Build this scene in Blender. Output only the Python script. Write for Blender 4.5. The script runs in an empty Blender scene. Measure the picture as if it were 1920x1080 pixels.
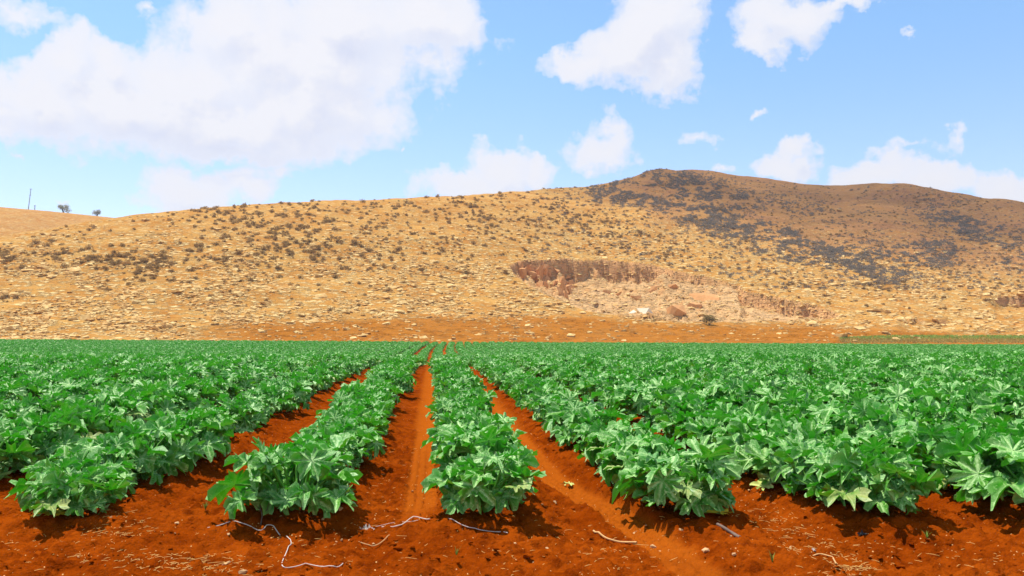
import bpy, math, random
import numpy as np
from mathutils import Vector, Matrix, Euler

random.seed(7)
rng = np.random.default_rng(7)
SC = bpy.context.scene
COL = SC.collection
R = math.radians

# ------------------------------------------------------------------ camera
FPX, CXP, CYP = 1600.0, 960.0, 540.0          # focal length in photo pixels (1920 wide)
PITCH, YAW, EYE = R(3.04), R(5.28), 1.55
cam_d = bpy.data.cameras.new('camera')
cam = bpy.data.objects.new('camera', cam_d)
COL.objects.link(cam)
cam_d.sensor_width = 36.0
cam_d.lens = 36.0 * FPX / 1920.0
cam_d.clip_start, cam_d.clip_end = 0.05, 12000.0
cam.location = (0, 0, EYE)
cam.rotation_euler = (R(90) + PITCH, 0, -YAW)
SC.camera = cam

# ------------------------------------------------------------------ sun and exposure
SUN_EL, SUN_AZ = R(71), R(-52)                # azimuth from +Y, positive to the right
sun_d = bpy.data.lights.new('sun', 'SUN')
sun_d.energy, sun_d.angle, sun_d.color = 4.2, R(0.53), (1.0, 0.955, 0.87)
sun = bpy.data.objects.new('sun', sun_d)
COL.objects.link(sun)
SUN_DIR = Vector((math.sin(SUN_AZ) * math.cos(SUN_EL), math.cos(SUN_AZ) * math.cos(SUN_EL), math.sin(SUN_EL)))
sun.rotation_euler = SUN_DIR.to_track_quat('Z', 'Y').to_euler()
sun.location = (0, 0, 60)
SC.view_settings.view_transform = 'Standard'
SC.view_settings.look = 'None'
SC.view_settings.exposure = 0.42
SC.view_settings.gamma = 1.0
SC.view_settings.use_curve_mapping = False
SC.render.engine = 'CYCLES'
SC.cycles.max_bounces = 4
SC.cycles.transparent_max_bounces = 12
SC.cycles.use_denoising = True

# ------------------------------------------------------------------ pixel <-> direction helpers
_F = np.array([math.sin(YAW) * math.cos(PITCH), math.cos(YAW) * math.cos(PITCH), math.sin(PITCH)])
_R = np.array([math.cos(YAW), -math.sin(YAW), 0.0])
_U = np.cross(_R, _F)


def px_dir(px, py):
    px = np.asarray(px, float); py = np.asarray(py, float)
    a = (px - CXP) / FPX; b = (CYP - py) / FPX
    return a[..., None] * _R + b[..., None] * _U + _F


def to_px(x, y, z):
    d = np.stack([np.asarray(x, float), np.asarray(y, float), np.asarray(z, float) - EYE], -1)
    f = d @ _F
    f = np.where(np.abs(f) < 1e-6, 1e-6, f)
    return CXP + FPX * (d @ _R) / f, CYP - FPX * (d @ _U) / f


def az_tan(px, py):
    d = px_dir(px, py)
    return np.arctan2(d[..., 0], d[..., 1]), d[..., 2] / np.hypot(d[..., 0], d[..., 1])


# ------------------------------------------------------------------ numpy noise
def _hash(ix, iy, seed):
    n = (ix.astype(np.int64) * 374761393 + iy.astype(np.int64) * 668265263 + seed * 1442695041) & 0xffffffff
    n = ((n ^ (n >> 13)) * 1274126177) & 0xffffffff
    n = ((n ^ (n >> 16)) * 2246822519) & 0xffffffff
    return ((n ^ (n >> 15)) & 0xffffff) / float(0xffffff)


def vnoise(x, y, seed=0):
    x = np.asarray(x, float); y = np.asarray(y, float)
    ix = np.floor(x); iy = np.floor(y)
    fx = x - ix; fy = y - iy
    fx = fx * fx * fx * (fx * (fx * 6 - 15) + 10); fy = fy * fy * fy * (fy * (fy * 6 - 15) + 10)
    a = _hash(ix, iy, seed); b = _hash(ix + 1, iy, seed)
    c = _hash(ix, iy + 1, seed); d = _hash(ix + 1, iy + 1, seed)
    return (a * (1 - fx) + b * fx) * (1 - fy) + (c * (1 - fx) + d * fx) * fy


def fbm(x, y, seed=0, octv=4, gain=0.5):
    s = 0.0; amp = 1.0; tot = 0.0
    for i in range(octv):
        s = s + amp * vnoise(x * 2 ** i + 17.3 * i, y * 2 ** i - 9.1 * i, seed + i)
        tot += amp; amp *= gain
    return s / tot


def sstep(a, b, x):
    t = np.clip((np.asarray(x, float) - a) / (b - a), 0, 1)
    return t * t * (3 - 2 * t)


# ------------------------------------------------------------------ object helpers
def link(o, parent=None):
    COL.objects.link(o)
    if parent is not None:
        o.parent = parent
    return o


def tag(o, label=None, cat=None, group=None, kind=None):
    if label: o['label'] = label
    if cat: o['category'] = cat
    if group: o['group'] = group
    if kind: o['kind'] = kind
    return o


def mesh_np(name, V, F4=None, F3=None, smooth=True, mats=(), attrs=None, midx=None):
    """mesh from numpy arrays: F4 quads (n,4), F3 triangles (m,3)"""
    me = bpy.data.meshes.new(name)
    V = np.ascontiguousarray(V, np.float32)
    me.vertices.add(len(V)); me.vertices.foreach_set('co', V.ravel())
    n4 = 0 if F4 is None else len(F4); n3 = 0 if F3 is None else len(F3)
    loops = []; starts = []; tot = 0
    if n4:
        loops.append(np.asarray(F4, np.int32).ravel()); starts.append(np.arange(n4, dtype=np.int32) * 4); tot = n4 * 4
    if n3:
        loops.append(np.asarray(F3, np.int32).ravel()); starts.append(tot + np.arange(n3, dtype=np.int32) * 3)
    loops = np.concatenate(loops); starts = np.concatenate(starts)
    me.loops.add(len(loops)); me.loops.foreach_set('vertex_index', loops)
    me.polygons.add(n4 + n3); me.polygons.foreach_set('loop_start', starts)
    me.polygons.foreach_set('use_smooth', np.full(n4 + n3, smooth))
    if midx is not None:
        me.polygons.foreach_set('material_index', np.asarray(midx, np.int32))
    for k, v in (attrs or {}).items():
        v = np.asarray(v, np.float32)
        if v.ndim == 1:
            a = me.attributes.new(k, 'FLOAT', 'POINT'); a.data.foreach_set('value', v)
        else:
            a = me.attributes.new(k, 'FLOAT_VECTOR', 'POINT'); a.data.foreach_set('vector', v.ravel())
    for m in mats: me.materials.append(m)
    me.update(calc_edges=True)
    me.validate()
    return me


def grid_faces(nr, nc, off=0):
    i = np.arange(nr - 1)[:, None] * nc + np.arange(nc - 1)[None, :]
    i = i.ravel() + off
    return np.stack([i, i + 1, i + nc + 1, i + nc], -1)


# ------------------------------------------------------------------ node helpers
class NT:
    def __init__(s, tree):
        s.t = tree; s.N = tree.nodes; s.L = tree.links

    def new(s, typ, **kw):
        n = s.N.new(typ)
        for k, v in kw.items(): setattr(n, k, v)
        return n

    def put(s, sock, v):
        if isinstance(v, bpy.types.NodeSocket): s.L.new(v, sock)
        elif v is not None: sock.default_value = v

    def math(s, op, a, b=None, c=None, clamp=False):
        n = s.new('ShaderNodeMath', operation=op); n.use_clamp = clamp
        s.put(n.inputs[0], a)
        if b is not None: s.put(n.inputs[1], b)
        if c is not None: s.put(n.inputs[2], c)
        return n.outputs[0]

    def vmath(s, op, a, b=None, scale=None):
        n = s.new('ShaderNodeVectorMath', operation=op)
        s.put(n.inputs[0], a)
        if b is not None: s.put(n.inputs[1], b)
        if scale is not None: s.put(n.inputs['Scale'], scale)
        return n.outputs['Value'] if op in ('LENGTH', 'DOT_PRODUCT', 'DISTANCE') else n.outputs[0]

    def noise(s, vec, scale, detail=4, rough=0.55, dist=0.0, out='Fac', dim='3D'):
        n = s.new('ShaderNodeTexNoise', noise_dimensions=dim)
        s.put(n.inputs['Vector'], vec); s.put(n.inputs['Scale'], scale)
        n.inputs['Detail'].default_value = detail; n.inputs['Roughness'].default_value = rough
        n.inputs['Distortion'].default_value = dist
        return n.outputs[out]

    def voro(s, vec, scale, feature='F1', out='Distance', smooth=None, rand=1.0, dim='3D'):
        n = s.new('ShaderNodeTexVoronoi', feature=feature, voronoi_dimensions=dim)
        s.put(n.inputs['Vector'], vec); n.inputs['Scale'].default_value = scale
        n.inputs['Randomness'].default_value = rand
        if smooth is not None: n.inputs['Smoothness'].default_value = smooth
        return n.outputs[out]

    def ramp(s, fac, stops, interp='LINEAR'):
        n = s.new('ShaderNodeValToRGB'); e = n.color_ramp.elements; n.color_ramp.interpolation = interp
        while len(e) < len(stops): e.new(0.5)
        for el, (p, c) in zip(e, stops):
            el.position = p
            el.color = (c, c, c, 1) if isinstance(c, (int, float)) else (*c, 1)
        s.put(n.inputs[0], fac)
        return n.outputs[0]

    def mix(s, fac, a, b, mode='MIX'):
        n = s.new('ShaderNodeMix', data_type='RGBA', blend_type=mode)
        s.put(n.inputs[0], fac)
        for sock, v in ((n.inputs[6], a), (n.inputs[7], b)):
            if isinstance(v, tuple) and len(v) == 3: v = (*v, 1)
            s.put(sock, v)
        return n.outputs[2]

    def attr(s, name, out='Fac'):
        n = s.new('ShaderNodeAttribute', attribute_name=name)
        return n.outputs[out]

    def bump(s, h, strength=0.5, dist=0.1, normal=None):
        n = s.new('ShaderNodeBump')
        s.put(n.inputs['Height'], h); n.inputs['Strength'].default_value = strength
        n.inputs['Distance'].default_value = dist
        if normal is not None: s.put(n.inputs['Normal'], normal)
        return n.outputs[0]


def material(name):
    m = bpy.data.materials.new(name); m.use_nodes = True
    t = NT(m.node_tree)
    b = m.node_tree.nodes['Principled BSDF']
    return m, t, b


def plain(name, c, rough=0.8, var=0.25, scale=8.0, bump=0.0):
    m, t, b = material(name)
    co = t.new('ShaderNodeTexCoord').outputs['Object']
    n = t.noise(co, scale, 5)
    f = t.math('MULTIPLY_ADD', n, 2 * var, 1 - var)
    t.put(b.inputs['Base Color'], t.vmath('SCALE', tuple(c), scale=f))
    b.inputs['Roughness'].default_value = rough
    b.inputs['Specular IOR Level'].default_value = 0.3
    if bump: t.put(b.inputs['Normal'], t.bump(n, bump, 0.02))
    return m


# ------------------------------------------------------------------ world: Nishita sky with cumulus
CLOUDS = [  # photo centre x, y, half width, half height, weight
    (560, 125, 230, 120, 1.0), (640, 50, 230, 100, 1.0), (340, 165, 120, 75, 1.0), (440, 60, 90, 70, .95), (250, 200, 240, 85, 1.0), (90, 190, 150, 75, 1.0),
    (130, 110, 50, 60, .9), (210, 125, 60, 50, .9), (60, 140, 45, 50, .9), (400, 240, 280, 60, 1.0), (800, 30, 120, 70, .9),
    (560, 190, 190, 100, 1.0), (0, 230, 80, 60, .8), (440, 285, 170, 32, .74),
    (360, 365, 100, 48, .95), (470, 350, 80, 45, .75), (530, 320, 60, 25, .6),
    (930, 315, 75, 55, 1.0), (880, 350, 110, 40, .95), (1015, 325, 45, 50, .85),
    (1140, 275, 60, 55, .85), (1110, 290, 50, 35, .7), (1165, 300, 45, 25, .7),
    (1225, 60, 95, 105, 1.0), (1170, 110, 110, 60, 1.0), (1090, 120, 80, 35, .9), (1250, 120, 60, 70, .9), (1260, 20, 60, 70, .9),
    (1470, 40, 110, 65, .85), (1420, 75, 60, 40, .75), (1510, 75, 50, 40, .7), (1560, 10, 90, 25, .75), (1700, 45, 28, 16, .62),
    (1310, 250, 50, 22, .62), (1425, 203, 16, 14, .6), (1495, 262, 42, 28, .74), (1480, 305, 70, 32, .85), (1525, 285, 25, 28, .7),
    (1640, 335, 80, 36, .95), (1735, 350, 85, 34, .88), (1885, 352, 60, 38, .88), (1780, 265, 25, 32, .58), (1370, 320, 25, 14, .65),
    (30, 20, 75, 35, .7), (285, 15, 30, 20, .55), (1700, 290, 50, 20, .55),
    (762, 272, 10, 14, .55), (125, 370, 18, 10, .55), (590, 297, 22, 18, .6), (35, 308, 30, 14, .58),
]


def build_world():
    w = bpy.data.worlds.new('World'); SC.world = w; w.use_nodes = True
    w.cycles.sampling_method = 'MANUAL'; w.cycles.sample_map_resolution = 256
    # density group
    g = bpy.data.node_groups.new('cloud_density', 'ShaderNodeTree')
    g.interface.new_socket('P', in_out='INPUT', socket_type='NodeSocketVector')
    g.interface.new_socket('D', in_out='OUTPUT', socket_type='NodeSocketFloat')
    t = NT(g)
    gi = t.new('NodeGroupInput'); go = t.new('NodeGroupOutput')
    P = gi.outputs[0]
    w1 = t.vmath('SUBTRACT', t.noise(P, 9.0, 2, out='Color', dim='2D'), (.5, .5, .5))
    w2 = t.vmath('SUBTRACT', t.noise(P, 34.0, 5, .62, out='Color', dim='2D'), (.5, .5, .5))
    W = t.vmath('ADD', P, t.vmath('SCALE', w1, scale=0.055))
    W = t.vmath('ADD', W, t.vmath('SCALE', w2, scale=0.035))
    W = t.vmath('MULTIPLY', W, (1, 1, 0))
    acc = None
    for (cx, cy, rx, ry, wt) in CLOUDS:
        if wt < .72: rx, ry, wt = rx * 1.8, ry * 1.8, wt * .55
        a, e = az_tan(cx, cy)
        d = t.vmath('SUBTRACT', W, (float(a), float(e), 0))
        d = t.vmath('MULTIPLY', d, (FPX / (rx * 1.14), FPX / (ry * 1.14), 0))
        d = t.math('SUBTRACT', wt, t.vmath('LENGTH', d))
        acc = d if acc is None else t.math('SMOOTH_MAX', acc, d, 0.22)
    # the sky outside the picture carries clouds of the same sort
    sep = t.new('ShaderNodeSeparateXYZ'); t.put(sep.inputs[0], P)
    a0 = float(az_tan(960, 300)[0])
    out_u = t.math('SUBTRACT', t.math('ABSOLUTE', t.math('SUBTRACT', sep.outputs[0], a0)), 0.62)
    out_v = t.math('SUBTRACT', sep.outputs[1], 0.46)
    outm = t.math('MULTIPLY', t.math('MAXIMUM', out_u, out_v), 8.0, clamp=True)
    nb = t.noise(t.vmath('MULTIPLY', W, (1.0, 1.6, 0)), 3.2, 3, dim='2D')
    nb = t.math('MULTIPLY', t.math('SUBTRACT', nb, 0.52), 5.0)
    nb = t.math('ADD', nb, t.math('MULTIPLY', t.math('SUBTRACT', outm, 1.0), 9.0))
    acc = t.math('MAXIMUM', acc, nb)
    # billows and wisps
    bil = t.math('SUBTRACT', 0.5, t.voro(t.vmath('ADD', P, t.vmath('SCALE', w2, scale=.02)), 26.0, 'SMOOTH_F1', smooth=.6, dim='2D'))
    fine = t.math('SUBTRACT', t.noise(P, 22.0, 6, .62, dim='2D'), 0.5)
    acc = t.math('ADD', acc, t.math('MULTIPLY', bil, 0.22))
    acc = t.math('ADD', acc, t.math('MULTIPLY', fine, 0.85))
    t.put(go.inputs[0], acc)

    t = NT(w.node_tree)
    bg = w.node_tree.nodes['Background']
    sky = t.new('ShaderNodeTexSky', sky_type='NISHITA')
    sky.sun_disc = False
    sky.sun_elevation = SUN_EL; sky.sun_rotation = SUN_AZ
    sky.air_density = 1.0; sky.dust_density = 0.35; sky.ozone_density = 2.0
    tc = t.new('ShaderNodeTexCoord').outputs['Generated']
    sep = t.new('ShaderNodeSeparateXYZ'); t.put(sep.inputs[0], tc)
    x, y, z = sep.outputs
    u = t.math('ARCTAN2', x, y)
    hyp = t.math('SQRT', t.math('ADD', t.math('MULTIPLY', x, x), t.math('MULTIPLY', y, y)))
    v = t.math('DIVIDE', z, t.math('MAXIMUM', hyp, 0.15))
    comb = t.new('ShaderNodeCombineXYZ'); t.put(comb.inputs[0], u); t.put(comb.inputs[1], v)
    P = comb.outputs[0]
    def dens(p):
        n = t.new('ShaderNodeGroup'); n.node_tree = g; t.put(n.inputs[0], p); return n.outputs[0]
    d0 = dens(P)
    d1 = dens(t.vmath('ADD', P, (-0.014, 0.03, 0)))
    cov = t.ramp(d0, [(0.0, 0.0), (0.12, .48), (0.32, .92), (0.75, 1.0)])
    cov = t.math('MULTIPLY', cov, t.math('MULTIPLY', v, 40.0, clamp=True))
    shade = t.math('MULTIPLY_ADD', t.math('SUBTRACT', d1, d0), 1.7, 0.24, clamp=True)
    thick = t.ramp(d0, [(0.3, 0.0), (1.2, 1.0)])
    shade = t.math('MULTIPLY', shade, t.math('MULTIPLY_ADD', thick, 0.75, 0.25))
    ccol = t.mix(shade, (4.6, 4.6, 4.9), (3.2, 3.48, 4.5))
    hsv = t.new('ShaderNodeHueSaturation'); t.put(hsv.inputs['Color'], sky.outputs[0])
    hsv.inputs['Saturation'].default_value = 1.07; hsv.inputs['Value'].default_value = 1.04
    tint = t.mix(t.ramp(v, [(0.06, 0), (0.34, 1)]), (1.05, .905, 1.02), (.90, 1.0, 1.02))
    blue = t.mix(1.0, hsv.outputs[0], tint, 'MULTIPLY')
    t.put(bg.inputs['Color'], t.mix(cov, blue, ccol))
    bg.inputs['Strength'].default_value = 0.15


build_world()

# ------------------------------------------------------------------ field layout
ROW_X = {0: 0.50, 1: 2.05, 2: 3.55, 3: 5.05, -1: -1.12, -2: -2.92, -3: -4.5}
FRONT = {0: 7.0, 1: 6.95, 2: 6.75, 3: 6.55, -1: 7.05, -2: 7.2, -3: 9.0}


def row_x(k):
    if k in ROW_X: return ROW_X[k]
    return 5.05 + (k - 3) * 1.56 if k > 3 else -4.4 + (k + 3) * 1.62


def row_front(k):
    if k in FRONT: return FRONT[k]
    return 6.4 if k > 3 else 9.3


def bend(y):
    return 1.8 * (np.clip(np.asarray(y, float) - 82, 0, None) / 88.0) ** 2


_py = np.arange(-120, 400, 0.5)
_pz = np.interp(_py, [-120, 0, 12, 20, 27, 36, 55, 75, 100, 135, 170, 400], [0, 0, .01, .06, .12, .04, -.62, -1.1, -1.15, -.9, -.65, -.65])
_k = np.exp(-(np.arange(-16, 17) / 7.0) ** 2); _k /= _k.sum()
_pz = np.convolve(np.pad(_pz, 16, mode='edge'), _k, 'valid')


def base_z(x, y):
    return np.interp(y, _py, _pz) - 0.006 * np.asarray(x, float) * sstep(40, 170, y)


ROWS = list(range(-75, 85))
_RX = np.array([row_x(k) for k in ROWS]); _RF = np.array([row_front(k) for k in ROWS])


def row_info(x, y):
    """distance to the nearest row centre and that row's front"""
    xs = np.asarray(x, float) - bend(y)
    i = np.clip(np.searchsorted(_RX, xs), 1, len(_RX) - 1)
    lo = np.abs(xs - _RX[i - 1]); hi = np.abs(xs - _RX[i])
    near = np.where(lo < hi, i - 1, i)
    return np.minimum(lo, hi), _RF[near]


def track_masks(x, y):
    xs = np.asarray(x, float) - bend(y); y = np.asarray(y, float)
    c1 = -0.10 + 0.0 * y - 0.12 * sstep(7.5, 5.5, y)
    c2 = 1.27 + 0.42 * sstep(9.5, 6.0, y)
    w = 0.135
    m1 = sstep(w + .05, w - .02, np.abs(xs - c1)) * sstep(6.9, 7.9, y)
    m2 = sstep(w + .05, w - .02, np.abs(xs - c2)) * (1 - 0.35 * sstep(6.3, 5.6, y))
    return m1, m2, xs - c1, xs - c2


def soil_z(x, y, fine=True):
    x = np.asarray(x, float); y = np.asarray(y, float)
    z = base_z(x, y)
    d, fr = row_info(x, y)
    on = sstep(fr - 0.75, fr + 0.1, y + 0.25 * (fbm(x * 2, y * 2, 5, 2) - .5))
    bed = 0.11 * sstep(0.70, 0.28, d + 0.12 * (fbm(x * 1.3, y * 1.3, 9, 2) - .5))
    m1, m2, a1, a2 = track_masks(x, y)
    z = z + bed * on * (1 - .9 * np.maximum(m1, m2))
    if fine:
        far = sstep(40, 14, y)
        z = z + (fbm(x * .9, y * 1.2, 21, 3) - .5) * 0.15 * far * sstep(10, 6.5, y)
        rough = 1 - 0.8 * np.maximum(m1, m2)
        n1 = fbm(x * 5.0, y * 5.0, 31, 4, .55) - .5
        n2 = np.abs(fbm(x * 11.0, y * 13.0, 41, 3, .6) - .5)
        z = z + far * rough * (0.11 * n1 + 0.15 * (n2 - .1))
        for m, a in ((m1, a1), (m2, a2)):
            tread = 0.020 * np.cos(a * 2 * math.pi / 0.088) + 0.009 * np.cos(y * 2 * math.pi / 0.10 + 2.5 * np.sign(a))
            z = z - m * 0.025 + sstep(13.3, 10.5, y) * m * tread * sstep(0.14, 0.10, np.abs(a))
    else:
        z = z - 0.02 * np.maximum(m1, m2)
    return z


def ground_pt(px, py, lift=0.0):
    d = px_dir(px, py); s = EYE / max(-d[2], 1e-4)
    for _ in range(8):
        x, y = d[0] * s, d[1] * s
        z = float(soil_z(x, y)) + lift
        s += (EYE + d[2] * s - z) / max(-d[2], 1e-4) * 0.8
    x, y = d[0] * s, d[1] * s
    return Vector((x, y, float(soil_z(x, y)) + lift))


# ------------------------------------------------------------------ soil
def soil_material():
    m, t, b = material('red_soil')
    co = t.new('ShaderNodeTexCoord').outputs['Object']
    n1 = t.noise(co, 0.9, 5, .6); n2 = t.noise(co, 7.0, 6, .65); n3 = t.noise(co, 38.0, 4, .6)
    c = t.mix(t.ramp(n1, [(0.35, 0), (0.68, 1)]), (0.225, 0.034, 0.0012), (0.340, 0.062, 0.0030))
    c = t.mix(t.ramp(n2, [(0.44, 0), (0.66, .85)]), c, (0.125, 0.017, 0.0010))
    c = t.mix(t.ramp(n3, [(0.60, 0), (0.80, .55)]), c, (0.42, 0.100, 0.008))
    c = t.mix(t.math('MULTIPLY', t.attr('track'), 0.85), c, t.mix(n2, (0.45, 0.110, 0.008), (0.35, 0.070, 0.004)))
    # tiny pale chips of stone and straw
    v = t.voro(co, 30.0, 'F1'); vc = t.voro(co, 30.0, 'F1', 'Color')
    sp = t.new('ShaderNodeSeparateXYZ'); t.put(sp.inputs[0], vc)
    chip = t.math('MULTIPLY', t.math('LESS_THAN', v, 0.16), t.math('GREATER_THAN', sp.outputs[0], 0.90))
    c = t.mix(chip, c, (0.62, 0.36, 0.14))
    t.put(b.inputs['Base Color'], c)
    b.inputs['Roughness'].default_value = 1.0; b.inputs['Specular IOR Level'].default_value = 0.0
    h = t.math('ADD', n2, t.math('MULTIPLY', n3, 0.5))
    t.put(b.inputs['Normal'], t.bump(h, 0.9, 0.05))
    return m


M_SOIL = soil_material()


def build_soil():
    Vs, Fs, Ts = [], [], []; off = 0
    zones = [(-8.2, 9.2, 4.3, 13.5, .028, .027), (-34, 40, 13.4, 40, .11, .14), (-110, 130, 39.5, 190, .5, .9)]
    for zi, (x0, x1, y0, y1, dx, dy) in enumerate(zones):
        xs = np.arange(x0, x1 + dx, dx); ys = np.arange(y0, y1 + dy, dy)
        X, Y = np.meshgrid(xs, ys)
        Z = soil_z(X, Y, fine=zi < 2)
        if zi: Z[0] -= 0.02 * zi
        m1, m2, _, _ = track_masks(X, Y)
        Vs.append(np.stack([X, Y, Z], -1).reshape(-1, 3)); Ts.append(np.maximum(m1, m2).ravel())
        Fs.append(grid_faces(len(ys), len(xs), off)); off += X.size
    # the coarse ground round and behind the camera
    for (x0, x1, y0, y1) in ((-80, 80, -80, 4.35), (-110, -8.1, 4.2, 13.6), (9.1, 130, 4.2, 13.6), (-110, -33.5, 13.4, 39.9), (39.5, 130, 13.4, 39.9)):
        xs = np.linspace(x0, x1, 60); ys = np.linspace(y0, y1, 50)
        X, Y = np.meshgrid(xs, ys); Z = soil_z(X, Y, fine=False) - 0.04
        m1, m2, _, _ = track_masks(X, Y)
        Vs.append(np.stack([X, Y, Z], -1).reshape(-1, 3)); Ts.append(np.maximum(m1, m2).ravel())
        Fs.append(grid_faces(len(ys), len(xs), off)); off += X.size
    me = mesh_np('field_soil', np.concatenate(Vs), np.concatenate(Fs), mats=(M_SOIL,), attrs={'track': np.concatenate(Ts)})
    o = link(bpy.data.objects.new('field_soil', me)); tag(o, 'red brown tilled soil with wheel tracks between the crop rows', kind='structure')
    # plain far beyond everything
    me = mesh_np('ground', np.array([[-4000, -2500, -6], [4000, -2500, -6], [4000, 6000, -6], [-4000, 6000, -6.0]]), np.array([[0, 1, 2, 3]]), mats=(plain('far_ground', (.42, .21, .06), scale=.01),))
    o = link(bpy.data.objects.new('ground', me)); tag(o, 'dry plain round the hills', kind='structure')


build_soil()

# ------------------------------------------------------------------ hill
_RPX = [-400, -100, 0, 100, 200, 300, 400, 500, 600, 700, 800, 900, 1000, 1100, 1160, 1200, 1250, 1300, 1340, 1380, 1450, 1520, 1560, 1640, 1700, 1750, 1800, 1850, 1920, 2100, 2400]
_RPY = [470, 455, 444, 429, 411, 397, 389, 383, 378, 375, 372, 364, 357, 349, 340, 328, 320, 315.5, 318, 327, 336, 347, 353, 352, 356, 363, 373, 379, 381, 396, 420]
_RD = np.interp(_RPX, [-400, 0, 200, 600, 900, 1100, 1300, 1500, 1700, 1850, 2400], [300, 300, 310, 350, 420, 520, 640, 660, 680, 700, 750])
_raz = np.array([az_tan(a, b)[0] for a, b in zip(_RPX, _RPY)]); _rtan = np.array([az_tan(a, b)[1] for a, b in zip(_RPX, _RPY)])
FOOT = 172.0


def _smooth_table(xs, ys, n=1200, k=9):
    g = np.linspace(xs[0], xs[-1], n); v = np.interp(g, xs, ys)
    ker = np.exp(-(np.arange(-2 * k, 2 * k + 1) / k) ** 2); ker /= ker.sum()
    return g, np.convolve(np.pad(v, 2 * k, mode='edge'), ker, 'valid')


_gaz, _gtan = _smooth_table(_raz, _rtan, k=6)
_, _gR = _smooth_table(_raz, _RD, k=30)


def _s(t):
    t = np.asarray(t, float)
    h = (t ** 3 - 2 * t ** 2 + t) * 0.42 + (3 * t ** 2 - 2 * t ** 3) + (t ** 3 - t ** 2) * 0.45
    u = t - 1
    return np.where(t < 0, 0.42 * t, np.where(t < 1, h, 1 + 0.45 * u - 2.2 * u * u))


_tt = np.linspace(0.2, 1.25, 220)
_foot = FOOT / np.cos(_gaz)
_rr = _foot[:, None] + _tt[None, :] * (_gR - _foot)[:, None]
_z0 = -0.65 - 0.006 * FOOT * np.tan(_gaz)
_gZ = ((_gtan[:, None] * _rr + EYE - _z0[:, None]) / np.maximum(_s(_tt), .05)[None, :]).min(1)


def hill_base(az, r):
    Rr = np.interp(az, _gaz, _gR); Z = np.interp(az, _gaz, _gZ)
    f = FOOT / np.cos(az); z0 = -0.65 - 0.006 * FOOT * np.tan(az)
    t = (r - f) / (Rr - f)
    s = _s(t)
    x = r * np.sin(az); y = r * np.cos(az)
    inside = sstep(0.02, 0.3, t) * sstep(1.0, .82, t)
    far = sstep(380, 560, r)
    z = z0 + Z * s
    # shallow gullies, ledges and hummocks
    z = z + inside * (fbm(x / 60, y / 60, 61, 3) - .5) * (7 + 9 * far)
    z = z + inside * far * (np.abs(fbm(x / 95 + y / 200, y / 260, 63, 3) - .5) - .12) * 26
    low = sstep(0.0, 0.05, t)
    z = z + low * (fbm(x / 14, y / 9, 66, 3) - .5) * 1.7 * (1 - .6 * sstep(1.0, .9, 2 - t) * 0)
    return z


# quarry cut, given on the photo's plane of the untouched slope, and carried into the slope's own metres
_QX = [955, 975, 1000, 1040, 1100, 1180, 1225, 1245, 1262, 1300, 1360, 1385, 1395, 1450, 1500, 1550, 1572]
_QRIM = [497, 490, 487, 485, 487, 491, 497, 502, 509, 514, 525, 533, 543, 556, 566, 578, 588]
_QLIP = [503, 522, 541, 560, 583, 596, 600, 602, 603, 604, 604, 604, 604, 603, 601, 598, 594]
_QD = [0, 34, 46, 40, 38, 36, 28, 14, 20, 20, 13, 10, 26, 29, 30, 28, 0]


def quarry(px, py, x, y):
    wob = (fbm(x / 5, y / 11, 81, 3) - .5)
    pxw = px + 16 * (fbm(px / 40, py / 25, 83, 3) - .5)
    rim = np.interp(pxw, _QX, _QRIM) + 7 * wob
    lip = np.interp(px, _QX, _QLIP)
    dep = np.interp(pxw, _QX, _QD, left=0, right=0)
    below = (py - rim)
    ramp = sstep(0.0, 1.9, below)
    fall = np.clip((lip - py) / np.maximum(lip - rim, 4), 0, 1) ** 0.62
    # broken left buttress: ledges that step down
    step = 0.55 + 0.9 * np.round(4 * fbm(px / 14, py / 22, 87, 3)) / 4
    left = sstep(1085, 1060, px)
    dep = dep * (1 + left * (step - 1))
    d = dep * ramp * fall
    return d, sstep(0, 1.5, below) * (py < lip) * (dep > 1), ramp


def hill_z(az, r):
    x = r * np.sin(az); y = r * np.cos(az)
    z = hill_base(az, r)
    px, py = to_px(x, y, z)
    d, msk, _ = quarry(px, py, x, y)
    z2 = z - d * r / FPX
    z2 = z2 + msk * (fbm(x / 5.2, y / 6.5, 91, 5, .6) - .45) * (5.6 - 3.0 * sstep(1340, 1400, px)) * sstep(0, 6, d + 4)
    # small cuts at the right foot of the slope
    for (a, b_, yy, hh) in ((1865, 1990, 556, 16), (1690, 1790, 597, 8), (1780, 1925, 615, 6)):
        on = sstep(a - 12, a + 18, px) * sstep(b_ + 12, b_ - 18, px)
        below = py - (yy + 8 * (fbm(px / 20, py / 40, 95, 2) - .5))
        z2 = z2 - on * sstep(0, 2.5, below) * sstep(34, 4, below) * hh * r / FPX
    return z2, px, py, msk


_GAZ = np.linspace(float(az_tan(-330, 500)[0]), float(az_tan(2260, 500)[0]), 980)
_GTS = np.concatenate([np.linspace(-.03, .42, 250), np.linspace(.42, 1.0, 150)[1:], np.linspace(1.0, 1.6, 24)[1:]])
_gf = FOOT / np.cos(_GAZ)
_GRR = _gf[None, :] + _GTS[:, None] * (np.interp(_GAZ, _gaz, _gR) - _gf)[None, :]
_GAZ2 = np.broadcast_to(_GAZ[None, :], _GRR.shape)
_GZ, _GPX, _GPY, _GMSK = hill_z(_GAZ2, _GRR)


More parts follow.
